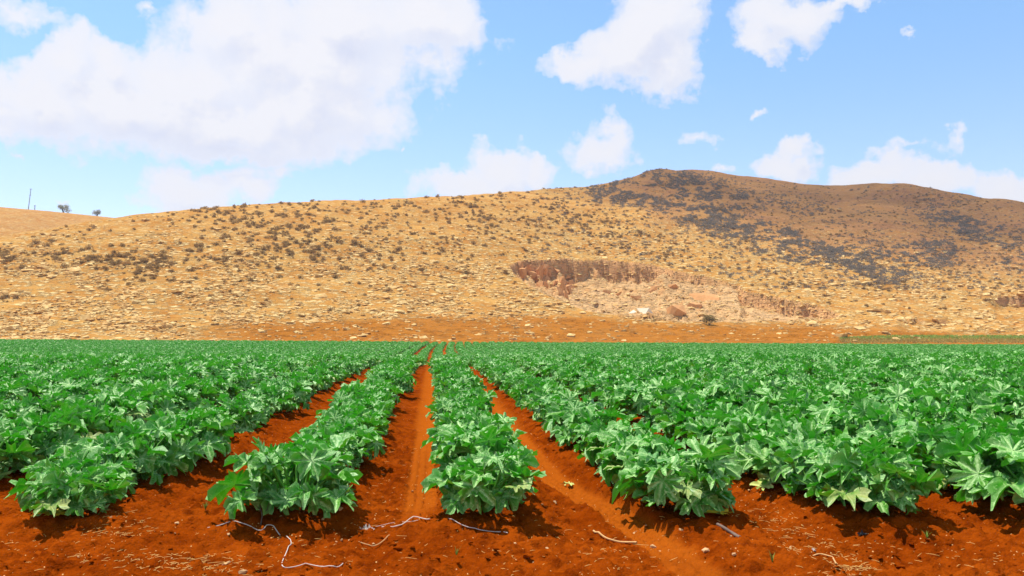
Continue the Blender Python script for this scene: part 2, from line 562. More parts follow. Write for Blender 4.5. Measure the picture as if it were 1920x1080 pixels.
def grid_z(az, t):
    """height of the built hill mesh at azimuth and slope fraction"""
    u = np.clip((az - _GAZ[0]) / (_GAZ[1] - _GAZ[0]), 0, len(_GAZ) - 1.001); i = u.astype(int); fu = u - i
    v = np.clip(np.interp(t, _GTS, np.arange(len(_GTS))), 0, len(_GTS) - 1.001); j = v.astype(int); fv = v - j
    return (_GZ[j, i] * (1 - fu) + _GZ[j, i + 1] * fu) * (1 - fv) + (_GZ[j + 1, i] * (1 - fu) + _GZ[j + 1, i + 1] * fu) * fv


def hill_hit(px, py):
    """world points where photo rays meet the hill"""
    px = np.atleast_1d(np.asarray(px, float)); py = np.atleast_1d(np.asarray(py, float))
    az, tn = az_tan(px, py)
    f = FOOT / np.cos(az); Rr = np.interp(az, _gaz, _gR)
    ts = np.linspace(0.0, 1.12, 420)
    best = np.full(len(px), np.nan); done = np.zeros(len(px), bool); prev = None; prevr = None
    for tv in ts:
        r = f + tv * (Rr - f)
        z = grid_z(az, np.full(len(az), tv))
        diff = z - (EYE + tn * r)
        if prev is not None:
            hit = (~done) & (diff >= 0)
            k = np.clip(prev / np.where(np.abs(prev - diff) < 1e-9, 1e-9, prev - diff), 0, 1)
            best[hit] = (prevr + (r - prevr) * k)[hit]; done |= hit
        prev, prevr = diff, r
    x = best * np.sin(az); y = best * np.cos(az)
    z = np.full(len(px), np.nan)
    z[done] = grid_z(az[done], ((best - f) / (Rr - f))[done])
    return np.stack([x, y, z], -1), best, done


def hill_material(name, pale=1.0, dusty=0.0):
    m, t, b = material(name)
    co = t.new('ShaderNodeTexCoord').outputs['Object']
    n0 = t.noise(co, 0.018, 4, .55); n1 = t.noise(co, 0.11, 6, .65)
    st = t.vmath('MULTIPLY', co, (0.55, 0.42, 2.2))
    n2 = t.noise(st, 1.1, 6, .68); n3 = t.noise(st, 3.2, 5, .7)
    c = t.mix(t.ramp(n1, [(0.32, 0), (0.66, 1)]), (0.45, 0.178, 0.030), (0.60, 0.325, 0.085))
    # bare limestone showing through the thin soil
    vc = t.voro(t.vmath('ADD', st, t.vmath('SCALE', t.noise(st, 1.0, 3, out='Color'), scale=.8)), 0.75, 'F1')
    rk = t.math('MULTIPLY', t.ramp(n2, [(0.44, 0), (0.54, 1)]), t.ramp(vc, [(0.32, 1), (0.62, 0)]))
    rk = t.math('MULTIPLY', rk, t.math('MULTIPLY', t.attr('rocky'), pale))
    c = t.mix(rk, c, (0.82, 0.58, 0.25))
    c = t.mix(t.math('MULTIPLY', t.ramp(n3, [(0.54, 0), (0.68, 1)]), 0.6), c, (0.19, 0.085, 0.022))  # dark specks painted in for the small shadows beneath stones
    # darker, browner tone of the upper right slope and red earth of the foot
    c = t.mix(t.math('MULTIPLY', t.attr('brown'), t.math('MULTIPLY', t.ramp(n0, [(0.3, .6), (0.65, 1)]), t.ramp(n1, [(0.36, .35), (0.56, 1)]))), c, t.mix(n2, (0.35, 0.140, 0.052), (0.44, 0.215, 0.090)))
    dm = t.math('MULTIPLY', t.attr('dirt'), t.ramp(n1, [(0.25, .65), (0.6, 1)]))
    c = t.mix(dm, c, t.mix(n2, (0.34, 0.100, 0.007), (0.46, 0.18, 0.024)))
    # quarry dust and the cut faces
    c = t.mix(t.attr('dust'), c, t.mix(n2, (0.60, 0.335, 0.135), (0.78, 0.51, 0.26)))
    fs = t.vmath('MULTIPLY', co, (1.6, 1.6, 0.12))
    fn = t.noise(fs, 1.0, 5, .65)
    c = t.mix(t.attr('face'), c, t.mix(fn, (0.58, 0.26, 0.085), (0.84, 0.50, 0.23)))
    t.put(b.inputs['Base Color'], c)
    b.inputs['Roughness'].default_value = 1.0; b.inputs['Specular IOR Level'].default_value = 0.0
    h = t.math('ADD', t.math('MULTIPLY', n2, 1.0), t.math('MULTIPLY', n3, 0.45))
    h = t.math('ADD', h, t.math('MULTIPLY', rk, 0.6))
    h = t.math('ADD', h, t.math('MULTIPLY', n1, t.math('MULTIPLY_ADD', t.attr('brown'), 5.0, .6)))
    t.put(b.inputs['Normal'], t.bump(h, .85, .8))
    return m


M_HILL = hill_material('hill_slope')


def slope_attrs(px, py, t):
    w = 40 * (fbm(px / 90, py / 40, 101, 3) - .5)
    brown = sstep(-25, 45, (px - 1130) * 0.22 - (py - 385) * 1.0 + w * 1.3) * sstep(1000, 1200, px + w)
    brown = np.maximum(brown * sstep(545, 470, py + .4 * w), 0)
    top = np.interp(px, [250, 330, 420, 600, 800, 1000, 1150, 1300, 1500, 1700, 1920], [640, 622, 606, 600, 595, 594, 596, 606, 612, 618, 622])
    dirt = sstep(-9, 9, py - top + .35 * w) * sstep(270, 520, px + 1.5 * w)
    rocky = sstep(380, 520, py + w) * (1 - .75 * dirt) * (1 - .35 * sstep(1250, 1500, px)) + 0.5
    return brown, dirt, np.clip(rocky, 0, 1)


def build_hill():
    RR, AZ, Z, PX, PY, MSK = _GRR, _GAZ2, _GZ, _GPX, _GPY, _GMSK
    X = RR * np.sin(AZ); Y = RR * np.cos(AZ)
    brown, dirt, rocky = slope_attrs(PX, PY, None)
    # steep faces
    gz = np.abs(np.gradient(Z, axis=0) / np.maximum(np.gradient(RR, axis=0), 1e-3))
    gx = np.abs(np.gradient(Z, axis=1) / np.maximum(np.abs(np.gradient(X, axis=1)), 1e-3))
    steep = sstep(0.95, 1.7, np.hypot(gz, gx))
    dust = MSK * (1 - steep) * (0.6 + 0.4 * fbm(X / 6, Y / 6, 77, 3))
    V = np.stack([X, Y, Z], -1).reshape(-1, 3)
    me = mesh_np('hill', V, grid_faces(*X.shape), mats=(M_HILL,), attrs=dict(brown=brown.ravel(), dirt=dirt.ravel(), rocky=rocky.ravel(), dust=dust.ravel(), face=steep.ravel()))
    o = link(bpy.data.objects.new('hill', me)); tag(o, 'dry ochre rocky hill with a quarry cut in its lower slope', kind='structure')


build_hill()


def build_far_hill():
    px = np.linspace(-420, 420, 260)
    crest = np.interp(px, [-420, -100, 0, 60, 120, 200, 300, 420], [368, 378, 388, 393, 399, 407, 420, 440])
    az, tn = az_tan(px, crest)
    Rr = 640.0
    ts = np.concatenate([np.linspace(0, 1, 90), np.linspace(1, 1.4, 16)[1:]])
    RR = 330 + ts[:, None] * (Rr - 330) + 0 * az[None, :]
    AZ = np.broadcast_to(az[None, :], RR.shape)
    X = RR * np.sin(AZ); Y = RR * np.cos(AZ)
    Z0 = 15.0; Zt = ((EYE + tn * Rr) - Z0)
    Z = Z0 + Zt[None, :] * _s(ts)[:, None] * 1.0 + sstep(0, .3, ts)[:, None] * sstep(1.02, .8, ts)[:, None] * (fbm(X / 40, Y / 40, 131, 4) - .5) * 9
    one = np.ones(X.size)
    me = mesh_np('far_hill', np.stack([X, Y, Z], -1).reshape(-1, 3), grid_faces(*X.shape), mats=(M_HILL,), attrs=dict(brown=one * .3, dirt=one * 0, rocky=one * .6, dust=one * 0, face=one * 0))
    o = link(bpy.data.objects.new('far_hill', me)); tag(o, 'paler hill behind the left shoulder of the slope', kind='structure')
    return lambda p: Vector(((lambda a: (Rr * math.sin(a), Rr * math.cos(a), EYE + Rr * float(np.interp(p, px, tn))))(float(np.interp(p, px, az)))))


far_crest = build_far_hill()

# the cloud whose shade lies on the upper right of the hill (overhead, out of the picture)
def build_cloud():
    target, rr, ok = hill_hit([1640], [385])
    c = Vector(target[0]); alt = 700.0
    c = c + SUN_DIR * ((alt - c.z) / SUN_DIR.z) + Vector((0, 28, 0))
    nu, nv = 96, 40
    V = []; F = []
    for j in range(nv + 1):
        th = math.pi * j / nv
        for i in range(nu):
            ph = 2 * math.pi * i / nu
            n = fbm(np.array(math.cos(ph) * 3 + 9), np.array(math.sin(ph) * 3 + th * 2), 141, 4) * .7 + .62
            V.append((c.x + 210 * n * math.sin(th) * math.cos(ph), c.y + 150 * n * math.sin(th) * math.sin(ph) , c.z + 55 * n * math.cos(th)))
    for j in range(nv):
        for i in range(nu):
            F.append((j * nu + i, j * nu + (i + 1) % nu, (j + 1) * nu + (i + 1) % nu, (j + 1) * nu + i))
    m, t, b = material('cloud_vapour')
    out = m.node_tree.nodes['Material Output']
    tr = t.new('ShaderNodeBsdfTransparent'); tl = t.new('ShaderNodeBsdfTranslucent'); mx = t.new('ShaderNodeMixShader')
    co = t.new('ShaderNodeTexCoord').outputs['Object']
    n = t.noise(co, 0.016, 6, .65)
    dd = t.vmath('LENGTH', t.vmath('MULTIPLY', t.vmath('SUBTRACT', co, tuple(c)), (1 / 215, 1 / 155, 0)))
    thin = t.ramp(dd, [(0.45, 1), (1.0, 0)])
    t.put(mx.inputs[0], t.math('MULTIPLY', t.ramp(n, [(0.30, .05), (0.56, .46)]), thin))
    tl.inputs[0].default_value = (.95, .95, .97, 1)
    t.L.new(tr.outputs[0], mx.inputs[1]); t.L.new(tl.outputs[0], mx.inputs[2]); t.L.new(mx.outputs[0], out.inputs[0])
    me = mesh_np('cloud', np.array(V), np.array(F), mats=(m,))
    o = link(bpy.data.objects.new('cloud', me)); tag(o, 'cumulus cloud overhead that shades the upper right slope', kind='stuff')


build_cloud()

# ------------------------------------------------------------------ squash plants
def leaf_material():
    m, t, b = material('squash_leaf')
    uv = t.attr('leafuv', 'Vector')
    oi = t.new('ShaderNodeObjectInfo').outputs['Random']
    rl = t.attr('lrand')
    geo = t.new('ShaderNodeNewGeometry')
    sx = t.new('ShaderNodeSeparateXYZ'); t.put(sx.inputs[0], uv)
    rad = t.math('SQRT', t.math('ADD', t.math('MULTIPLY', sx.outputs[0], sx.outputs[0]), t.math('MULTIPLY', sx.outputs[1], sx.outputs[1])))
    p = t.vmath('ADD', uv, t.vmath('SCALE', (7.1, 3.3, 5.7), scale=t.math('ADD', rl, oi)))
    n1 = t.noise(p, 2.4, 3, .6); n2 = t.noise(p, 8.0, 4, .65)
    ang = t.math('ADD', t.math('ABSOLUTE', t.math('ARCTAN2', sx.outputs[0], sx.outputs[1])), t.math('MULTIPLY', t.math('SUBTRACT', n2, .5), .25))
    dv = None
    for a_ in (0, 48, 100, 146):
        d_ = t.math('ABSOLUTE', t.math('SUBTRACT', ang, R(a_)))
        dv = d_ if dv is None else t.math('MINIMUM', dv, d_)
    vein = t.ramp(t.math('MULTIPLY', dv, rad), [(0.010, 1), (0.06, .45), (0.12, 0)])
    base = t.mix(n1, (0.005, 0.145, 0.001), (0.040, 0.330, 0.002))
    base = t.mix(t.math('MULTIPLY', t.math('MULTIPLY_ADD', oi, .6, rl), .4), base, (0.105, 0.390, 0.003))
    silver = t.math('ADD', vein, t.ramp(n2, [(0.55, 0), (0.60, .9)]))
    silver = t.math('MULTIPLY', silver, t.ramp(n1, [(0.34, .2), (0.56, 1)]), clamp=True)
    silver = t.math('MULTIPLY', silver, t.math('MULTIPLY_ADD', rl, .6, .55), clamp=True)
    silver = t.math('MAXIMUM', silver, t.math('MULTIPLY', t.attr('rimv'), .28))
    c = t.mix(silver, base, (0.53, 0.79, 0.29))
    # tired, yellowing blades low on the plant
    c = t.mix(t.math('MULTIPLY', t.attr('old'), t.ramp(n1, [(0.35, .2), (0.6, .9)])), c, (0.42, 0.47, 0.12))
    back = t.mix(0.5, c, (0.07, 0.30, 0.03))
    c = t.mix(geo.outputs['Backfacing'], c, back)
    t.put(b.inputs['Base Color'], c)
    t.put(b.inputs['Roughness'], t.math('MULTIPLY_ADD', n2, 0.24, 0.30))
    b.inputs['Specular IOR Level'].default_value = 0.5
    h = t.math('ADD', t.math('MULTIPLY', n2, 0.6), t.math('MULTIPLY', vein, -.6))
    t.put(b.inputs['Normal'], t.bump(h, 0.55, 0.02))
    out = m.node_tree.nodes['Material Output']
    tl = t.new('ShaderNodeBsdfTranslucent'); mx = t.new('ShaderNodeMixShader'); mx.inputs[0].default_value = 0.20
    t.put(tl.inputs[0], t.mix(silver, (0.030, 0.50, 0.002), (0.12, 0.55, 0.02)))
    t.L.new(b.outputs[0], mx.inputs[1]); t.L.new(tl.outputs[0], mx.inputs[2]); t.L.new(mx.outputs[0], out.inputs[0])
    return m


M_LEAF = leaf_material()
M_STEM = plain('squash_stalk', (0.10, 0.30, 0.03), .5, .3, 12)

_LT = np.array([0, 11, 19, 25, 33, 42, 54, 65, 74, 84, 94, 107, 119, 128, 140, 156, 168, 180])
_LR = np.array([1.0, .97, .80, .45, .78, .96, .97, .82, .43, .76, .90, .88, .72, .43, .62, .66, .50, .14])
_VEIN = np.array([0, 48, -48, 100, -100, 146, -146])


def leaf_blade(seed, size, lod=66):
    """unit blade: points (n,3) in its own frame (x side, y tip, z normal), faces, uv, vein value"""
    rs = np.random.default_rng(seed)
    k = lod
    th = (np.arange(k) + .5) / k * 360 - 180
    ath = np.abs(th)
    r1 = np.interp(ath, _LT, _LR)
    jag = (0.10 * np.cos(np.deg2rad(th * 17 + rs.uniform(0, 360))) + .075 * np.cos(np.deg2rad(th * 27 + rs.uniform(0, 360)))) * r1 + rs.normal(0, .035, k)
    r1 = r1 * (1 + .16 * np.interp(th, np.linspace(-180, 180, 9), rs.uniform(-1, 1, 9)))
    rim = np.clip(r1 * (1 + .10 * np.sin(np.deg2rad(th * 2 + rs.uniform(0, 360)))) + jag, .08, 1.15)
    tr = np.deg2rad(th)
    dv = np.min(np.abs(th[:, None] - _VEIN[None, :]), 1)
    vein_a = np.exp(-(dv / 9.0) ** 2)
    rings = (0.30, 0.62, 1.0)
    P = [np.zeros((1, 3))]; VN = [np.zeros(1)]
    ph = rs.uniform(0, 6.28, 4); fold = rs.uniform(.02, .30); droop = rs.uniform(.05, .42); wav = rs.uniform(.08, .20)
    for q in rings:
        r = rim * q
        x = np.sin(tr) * r; y = np.cos(tr) * r
        z = -droop * r * r * (0.6 + 0.6 * np.cos(tr)) + fold * np.abs(x) * 1.1
        z = z + .20 * r * (1 - vein_a) * q - .03
        z = z + wav * q * q * (np.sin(7 * tr + ph[0]) + .6 * np.sin(12 * tr + ph[1])) + .03 * rs.normal(0, 1, k) * q
        P.append(np.stack([x, y, z], -1)); VN.append(np.full(k, 1.0 if q == 1.0 else 0.0))
    V = np.concatenate(P); vn = np.concatenate(VN)
    i = np.arange(k - 1)
    F3 = np.stack([np.zeros(k - 1, int), 1 + i + 1, 1 + i], -1)
    F4 = []
    for g in range(len(rings) - 1):
        a = 1 + g * k
        F4.append(np.stack([a + i, a + i + 1, a + k + i + 1, a + k + i], -1))
    return V * size, np.concatenate(F4), F3, V.copy(), vn


def tube(path, radii, n=5):
    path = np.asarray(path, float); V = []
    for j, p in enumerate(path):
        d = path[min(j + 1, len(path) - 1)] - path[max(j - 1, 0)]; d = d / (np.linalg.norm(d) + 1e-9)
        u = np.cross(d, [0.31, .2, .93]); u /= np.linalg.norm(u) + 1e-9; w = np.cross(d, u)
        for i in range(n):
            a = 2 * math.pi * i / n
            V.append(p + radii[j] * (math.cos(a) * u + math.sin(a) * w))
    F = []
    for j in range(len(path) - 1):
        for i in range(n):
            F.append((j * n + i, j * n + (i + 1) % n, (j + 1) * n + (i + 1) % n, (j + 1) * n + i))
    return np.array(V), np.array(F)


def leaf_geo(seed, phi, elev, plen, tilt, size, old, roll, lod=66):
    """a leaf with its stalk, in the plant's frame"""
    rs = np.random.default_rng(seed + 5)
    out = np.array([math.cos(phi), math.sin(phi), 0.0]); up = np.array([0, 0, 1.0])
    root = np.array([0, 0, .03]) + out * .03
    tip = root + plen * (math.cos(elev) * out + math.sin(elev) * up)
    mid = root * .5 + tip * .5 + up * .05 * plen + rs.normal(0, .01, 3)
    path = [root, root * .5 + mid * .5 + up * .02, mid, mid * .45 + tip * .55 + up * .02, tip]
    tv, tf = tube(path, [.011, .010, .009, .008, .007], 5)
    T = math.cos(tilt) * out + math.sin(tilt) * up
    S = np.cross(T, up); S /= np.linalg.norm(S)
    N = np.cross(S, T)
    S2 = math.cos(roll) * S + math.sin(roll) * N; N2 = -math.sin(roll) * S + math.cos(roll) * N
    B, F4, F3, uv, vn = leaf_blade(seed, size, lod)
    W = tip + B[:, :1] * S2 + B[:, 1:2] * T + B[:, 2:3] * N2
    W[:, 2] = np.maximum(W[:, 2], 0.015 + .02 * rs.random(len(W)))
    nv = len(W)
    V = np.concatenate([W, tv])
    f4 = np.concatenate([F4, tf + nv]); f3 = F3
    midx = np.concatenate([np.zeros(len(F4)), np.ones(len(tf)), np.zeros(len(F3))])
    uvs = np.concatenate([uv, np.zeros((len(tv), 3))]); vns = np.concatenate([vn, np.zeros(len(tv))])
    return V, f4, f3, midx, uvs, vns, np.full(len(V), rs.random()), np.full(len(V), old)


def join_geo(gs):
    off = 0; V, A, B, mi4, mi3, uv, vn, lr, od = [], [], [], [], [], [], [], [], []
    for g in gs:
        V.append(g[0]); A.append(g[1] + off); B.append(g[2] + off)
        mi4.append(g[3][:len(g[1])]); mi3.append(g[3][len(g[1]):])
        uv.append(g[4]); vn.append(g[5]); lr.append(g[6]); od.append(g[7]); off += len(g[0])
    c = np.concatenate
    return c(V), c(A), c(B), c(mi4 + mi3), c(uv), c(vn), c(lr), c(od)


def geo_mesh(name, g):
    return mesh_np(name, g[0], g[1], g[2], mats=(M_LEAF, M_STEM), midx=g[3], attrs=dict(leafuv=g[4], rimv=g[5], lrand=g[6], old=g[7]))


def plant_leaves(v):
    rs = np.random.default_rng(100 + v)
    n = int(rs.integers(28, 33)); out = []
    for i in range(n):
        q = (i + .5) / n                      # 0 outer, old leaves; 1 inner, young leaves
        phi = i * 2.39996 + rs.normal(0, .28)
        elev = R(12 + 62 * q ** .9 + rs.normal(0, 8))
        plen = .315 + .06 * math.sin(math.pi * q) + rs.normal(0, .045)
        tilt = R(-30 + 72 * q + rs.normal(0, 22)); size = (.162 - .045 * max(0, q - .6) / .4) * rs.uniform(.72, 1.22)
        old = 1.0 if (q < .16 and rs.random() < .25) else 0.0
        out.append(leaf_geo(v * 1000 + i, phi, elev, plen, tilt, size, old, R(rs.normal(0, 22))))
    for i in range(8):                        # low outer leaves that lean on the soil
        out.append(leaf_geo(v * 1000 + 500 + i, i * .785 + rs.normal(0, .2), R(rs.uniform(14, 34)), rs.uniform(.20, .33), R(rs.uniform(-50, -12)), rs.uniform(.12, .17), 1.0 if rs.random() < .15 else 0.0, R(rs.normal(0, 20))))
    return out


NVAR = 7
VARIANTS = [plant_leaves(v) for v in range(NVAR)]
LEAF_MESH = [[geo_mesh('leaf', g) for g in gs] for gs in VARIANTS]
WHOLE_MESH = [geo_mesh('plant_leaves', join_geo(gs)) for gs in VARIANTS]


def stem_mesh():
    V, F = tube([(0, 0, -.06), (.01, 0, .0), (0, .02, .05), (.02, .03, .10)], [.030, .034, .030, .012], 7)
    return mesh_np('stem', V, F, mats=(M_STEM,))


STEM = stem_mesh()
ORD = ['front', 'second', 'third', 'fourth', 'fifth', 'sixth', 'seventh', 'eighth', 'ninth', 'tenth', 'eleventh', 'twelfth', 'thirteenth', 'fourteenth', 'fifteenth', 'sixteenth', 'seventeenth', 'eighteenth', 'nineteenth', 'twentieth']


def ordn(i):
    if i < len(ORD): return ORD[i]
    s = {1: 'st', 2: 'nd', 3: 'rd'}
    n = i + 1
    return f"{n}{s.get(n % 10, 'th') if n % 100 not in (11, 12, 13) else 'th'}"


def row_name(k):
    if k >= 0:
        return 'first row right of the bare furrow' if k == 0 else f'{ORD[k] if k < 20 else ordn(k)} row right of the bare furrow'
    j = -k - 1
    return 'first row left of the bare furrow' if j == 0 else f'{ORD[j] if j < 20 else ordn(j)} row left of the bare furrow'


def build_plants():
    pts = []
    for k in ROWS:
        y = row_front(k); i = 0
        rs = np.random.default_rng(500 + k)
        while y < 168.5:
            yy = y + rs.normal(0, .06) * (i > 0)
            x = row_x(k) + float(bend(yy)) + rs.normal(0, .07)
            px, py = to_px(x, yy, float(base_z(x, yy)) + .3)
            if -70 - 500 / max(1, yy / 7) < px < 1990 + 500 / max(1, yy / 7):
                if yy < 12 or rs.random() > .025: pts.append((k, i, x, yy, float(px), rs.integers(0, NVAR), rs.uniform(0, 6.283), rs.uniform(.76, 1.17) * (1.13 if k >= 2 or k <= -3 else 1.0)))
            y += rs.uniform(.54, .70); i += 1
    pts.sort(key=lambda p: p[3])
    inview = [p for p in pts if -45 < p[4] < 1965]
    near = set((p[0], p[1]) for p in inview[:300])
    seen = {}
    for k, i, x, y, px, var, rot, sc in sorted(inview[:300], key=lambda p: (p[0], p[3])):
        j = seen.get(k, 0); seen[k] = j + 1
        e = bpy.data.objects.new('squash_plant', None); link(e)
        e.empty_display_size = .1
        e.location = (x, y, float(soil_z(x, y))); e.rotation_euler = (0, 0, rot); e.scale = (sc,) * 3
        first = 'nearest' if j == 0 else f'{ordn(j)} from front'
        tag(e, f'squash plant, {first} of {row_name(k)}', 'squash plant', 'squash plants in the near part of the field')
        for me in LEAF_MESH[var]:
            link(bpy.data.objects.new('leaf', me), e)
        link(bpy.data.objects.new('stem', STEM), e)
    rest = [p for p in pts if (p[0], p[1]) not in near]
    # the rest of the crop: one object of instances
    vc = bpy.data.collections.new('crop_kinds')
    for v in range(NVAR):
        vc.objects.link(bpy.data.objects.new(f'crop_kind_{v}', WHOLE_MESH[v]))
    A = np.array([(p[2], p[3]) for p in rest])
    Z = soil_z(A[:, 0], A[:, 1], fine=False)
    me = bpy.data.meshes.new('squash_crop')
    me.vertices.add(len(rest)); me.vertices.foreach_set('co', np.column_stack([A, Z]).astype(np.float32).ravel())
    for nm, typ, col in (('kidx', 'INT', 5), ('krot', 'FLOAT', 6), ('kscl', 'FLOAT', 7)):
        a = me.attributes.new(nm, typ, 'POINT')
        a.data.foreach_set('value', np.array([p[col] for p in rest], np.int32 if typ == 'INT' else np.float32))
    o = link(bpy.data.objects.new('squash_crop', me))
    tag(o, 'squash crop filling the field beyond the nearest plants', kind='stuff')
    g = bpy.data.node_groups.new('crop', 'GeometryNodeTree')
    g.interface.new_socket('Geometry', in_out='INPUT', socket_type='NodeSocketGeometry')
    g.interface.new_socket('Geometry', in_out='OUTPUT', socket_type='NodeSocketGeometry')
    N, L = g.nodes, g.links
    gi = N.new('NodeGroupInput'); go = N.new('NodeGroupOutput')
    ci = N.new('GeometryNodeCollectionInfo'); ci.inputs['Collection'].default_value = vc
    ci.inputs['Separate Children'].default_value = True; ci.inputs['Reset Children'].default_value = True
    ip = N.new('GeometryNodeInstanceOnPoints'); ip.inputs['Pick Instance'].default_value = True

    def na(nm, typ):
        n = N.new('GeometryNodeInputNamedAttribute'); n.data_type = typ; n.inputs['Name'].default_value = nm
        return n.outputs['Attribute']
    cx = N.new('ShaderNodeCombineXYZ')
    L.new(na('krot', 'FLOAT'), cx.inputs[2])
    mp = N.new('GeometryNodeMeshToPoints')
    L.new(gi.outputs[0], mp.inputs['Mesh']); L.new(mp.outputs[0], ip.inputs['Points'])
    L.new(ci.outputs[0], ip.inputs['Instance']); L.new(na('kidx', 'INT'), ip.inputs['Instance Index'])
    L.new(cx.outputs[0], ip.inputs['Rotation']); L.new(na('kscl', 'FLOAT'), ip.inputs['Scale'])
    L.new(ip.outputs[0], go.inputs[0])
    o.modifiers.new('crop', 'NODES').node_group = g
    print('plants', len(pts), 'rest', len(rest), 'rows', len(seen), 'far y of near set', inview[299][3])


build_plants()

# ------------------------------------------------------------------ rocks on the slope
import bmesh


def hull_mesh(name, seed, ext, mats, npts=13, shape=None):
    rs = np.random.default_rng(seed)
    bm = bmesh.new()
    for _ in range(npts):
        p = rs.uniform(-1, 1, 3); p = p / max(np.abs(p).max(), 1e-3) * rs.uniform(.72, 1.0)
        bm.verts.new(Vector(p * np.array(ext)))
    res = bmesh.ops.convex_hull(bm, input=bm.verts)
    bmesh.ops.delete(bm, geom=list({g for g in res['geom_interior'] + res['geom_unused'] if isinstance(g, bmesh.types.BMVert)}), context='VERTS')
    bmesh.ops.triangulate(bm, faces=bm.faces)
    bmesh.ops.recalc_face_normals(bm, faces=bm.faces)
    me = bpy.data.meshes.new(name); bm.to_mesh(me); bm.free()
    for m in mats: me.materials.append(m)
    return me


def mesh_arrays(me):
    V = np.empty(len(me.vertices) * 3, np.float32); me.vertices.foreach_get('co', V)
    F = np.empty(len(me.loops), np.int32); me.loops.foreach_get('vertex_index', F)
    return V.reshape(-1, 3).astype(float), F.reshape(-1, 3)


def scatter_join(name, kinds, P, rot, scl, pick, mats, smooth=False, attrs_fn=None):
    """many copies joined into one mesh; rot (n,3,3), scl (n,3)"""
    Vs, Fs, At = [], [], []; off = 0
    for i in range(len(P)):
        V, F = kinds[pick[i]]
        W = (V * scl[i]) @ rot[i].T + P[i]
        Vs.append(W); Fs.append(F + off); off += len(V)
        if attrs_fn: At.append(np.full(len(V), attrs_fn(i)))
    attrs = {'tone': np.concatenate(At)} if attrs_fn else None
    return mesh_np(name, np.concatenate(Vs), None, np.concatenate(Fs), smooth=smooth, mats=mats, attrs=attrs)


def rotz(a):
    c, s = math.cos(a), math.sin(a)
    return np.array([[c, -s, 0], [s, c, 0], [0, 0, 1.0]])


def rotx(a):
    c, s = math.cos(a), math.sin(a)
    return np.array([[1, 0, 0], [0, c, -s], [0, s, c.real]])


def rock_material():
    m, t, b = material('limestone')
    geo = t.new('ShaderNodeNewGeometry').outputs['Position']
    n = t.noise(geo, 1.4, 5, .65); n2 = t.noise(geo, 0.25, 3)
    c = t.mix(t.ramp(n, [(0.35, 0), (0.65, 1)]), (0.56, 0.335, 0.105), (0.82, 0.60, 0.26))
    c = t.mix(t.ramp(n2, [(0.40, 0), (0.62, .75)]), c, (0.50, 0.25, 0.065))
    t.put(b.inputs['Base Color'], c); b.inputs['Roughness'].default_value = .9
    b.inputs['Specular IOR Level'].default_value = .15
    t.put(b.inputs['Normal'], t.bump(n, .5, .2))
    return m


M_ROCK = rock_material()
ROCKS = [hull_mesh('rock', 900 + i, (1, .7, .55), (M_ROCK,), 11 + i % 4) for i in range(10)]
ROCK_ARR = [mesh_arrays(m) for m in ROCKS]


def region(px, py, what):
    if what == 'rock':
        side = 'at far left' if px < 330 else 'at left' if px < 700 else 'in the middle' if px < 1050 else 'at right' if px < 1500 else 'at far right'
        band = 'just above the crop' if py > 590 else 'on the lower slope' if py > 530 else 'halfway up the slope' if py > 450 else 'high on the slope'
        return f'{band} {side}'
    if px < 360 and 440 < py < 535: return 'in the dark cluster across the left slope'
    side = 'at left' if px < 480 else 'left of centre' if px < 850 else 'at centre' if px < 1150 else 'at right' if px < 1600 else 'at far right'
    band = 'near the skyline' if py < 430 else 'halfway up the slope' if py < 500 else 'low on the slope'
    return f'{band} {side}'


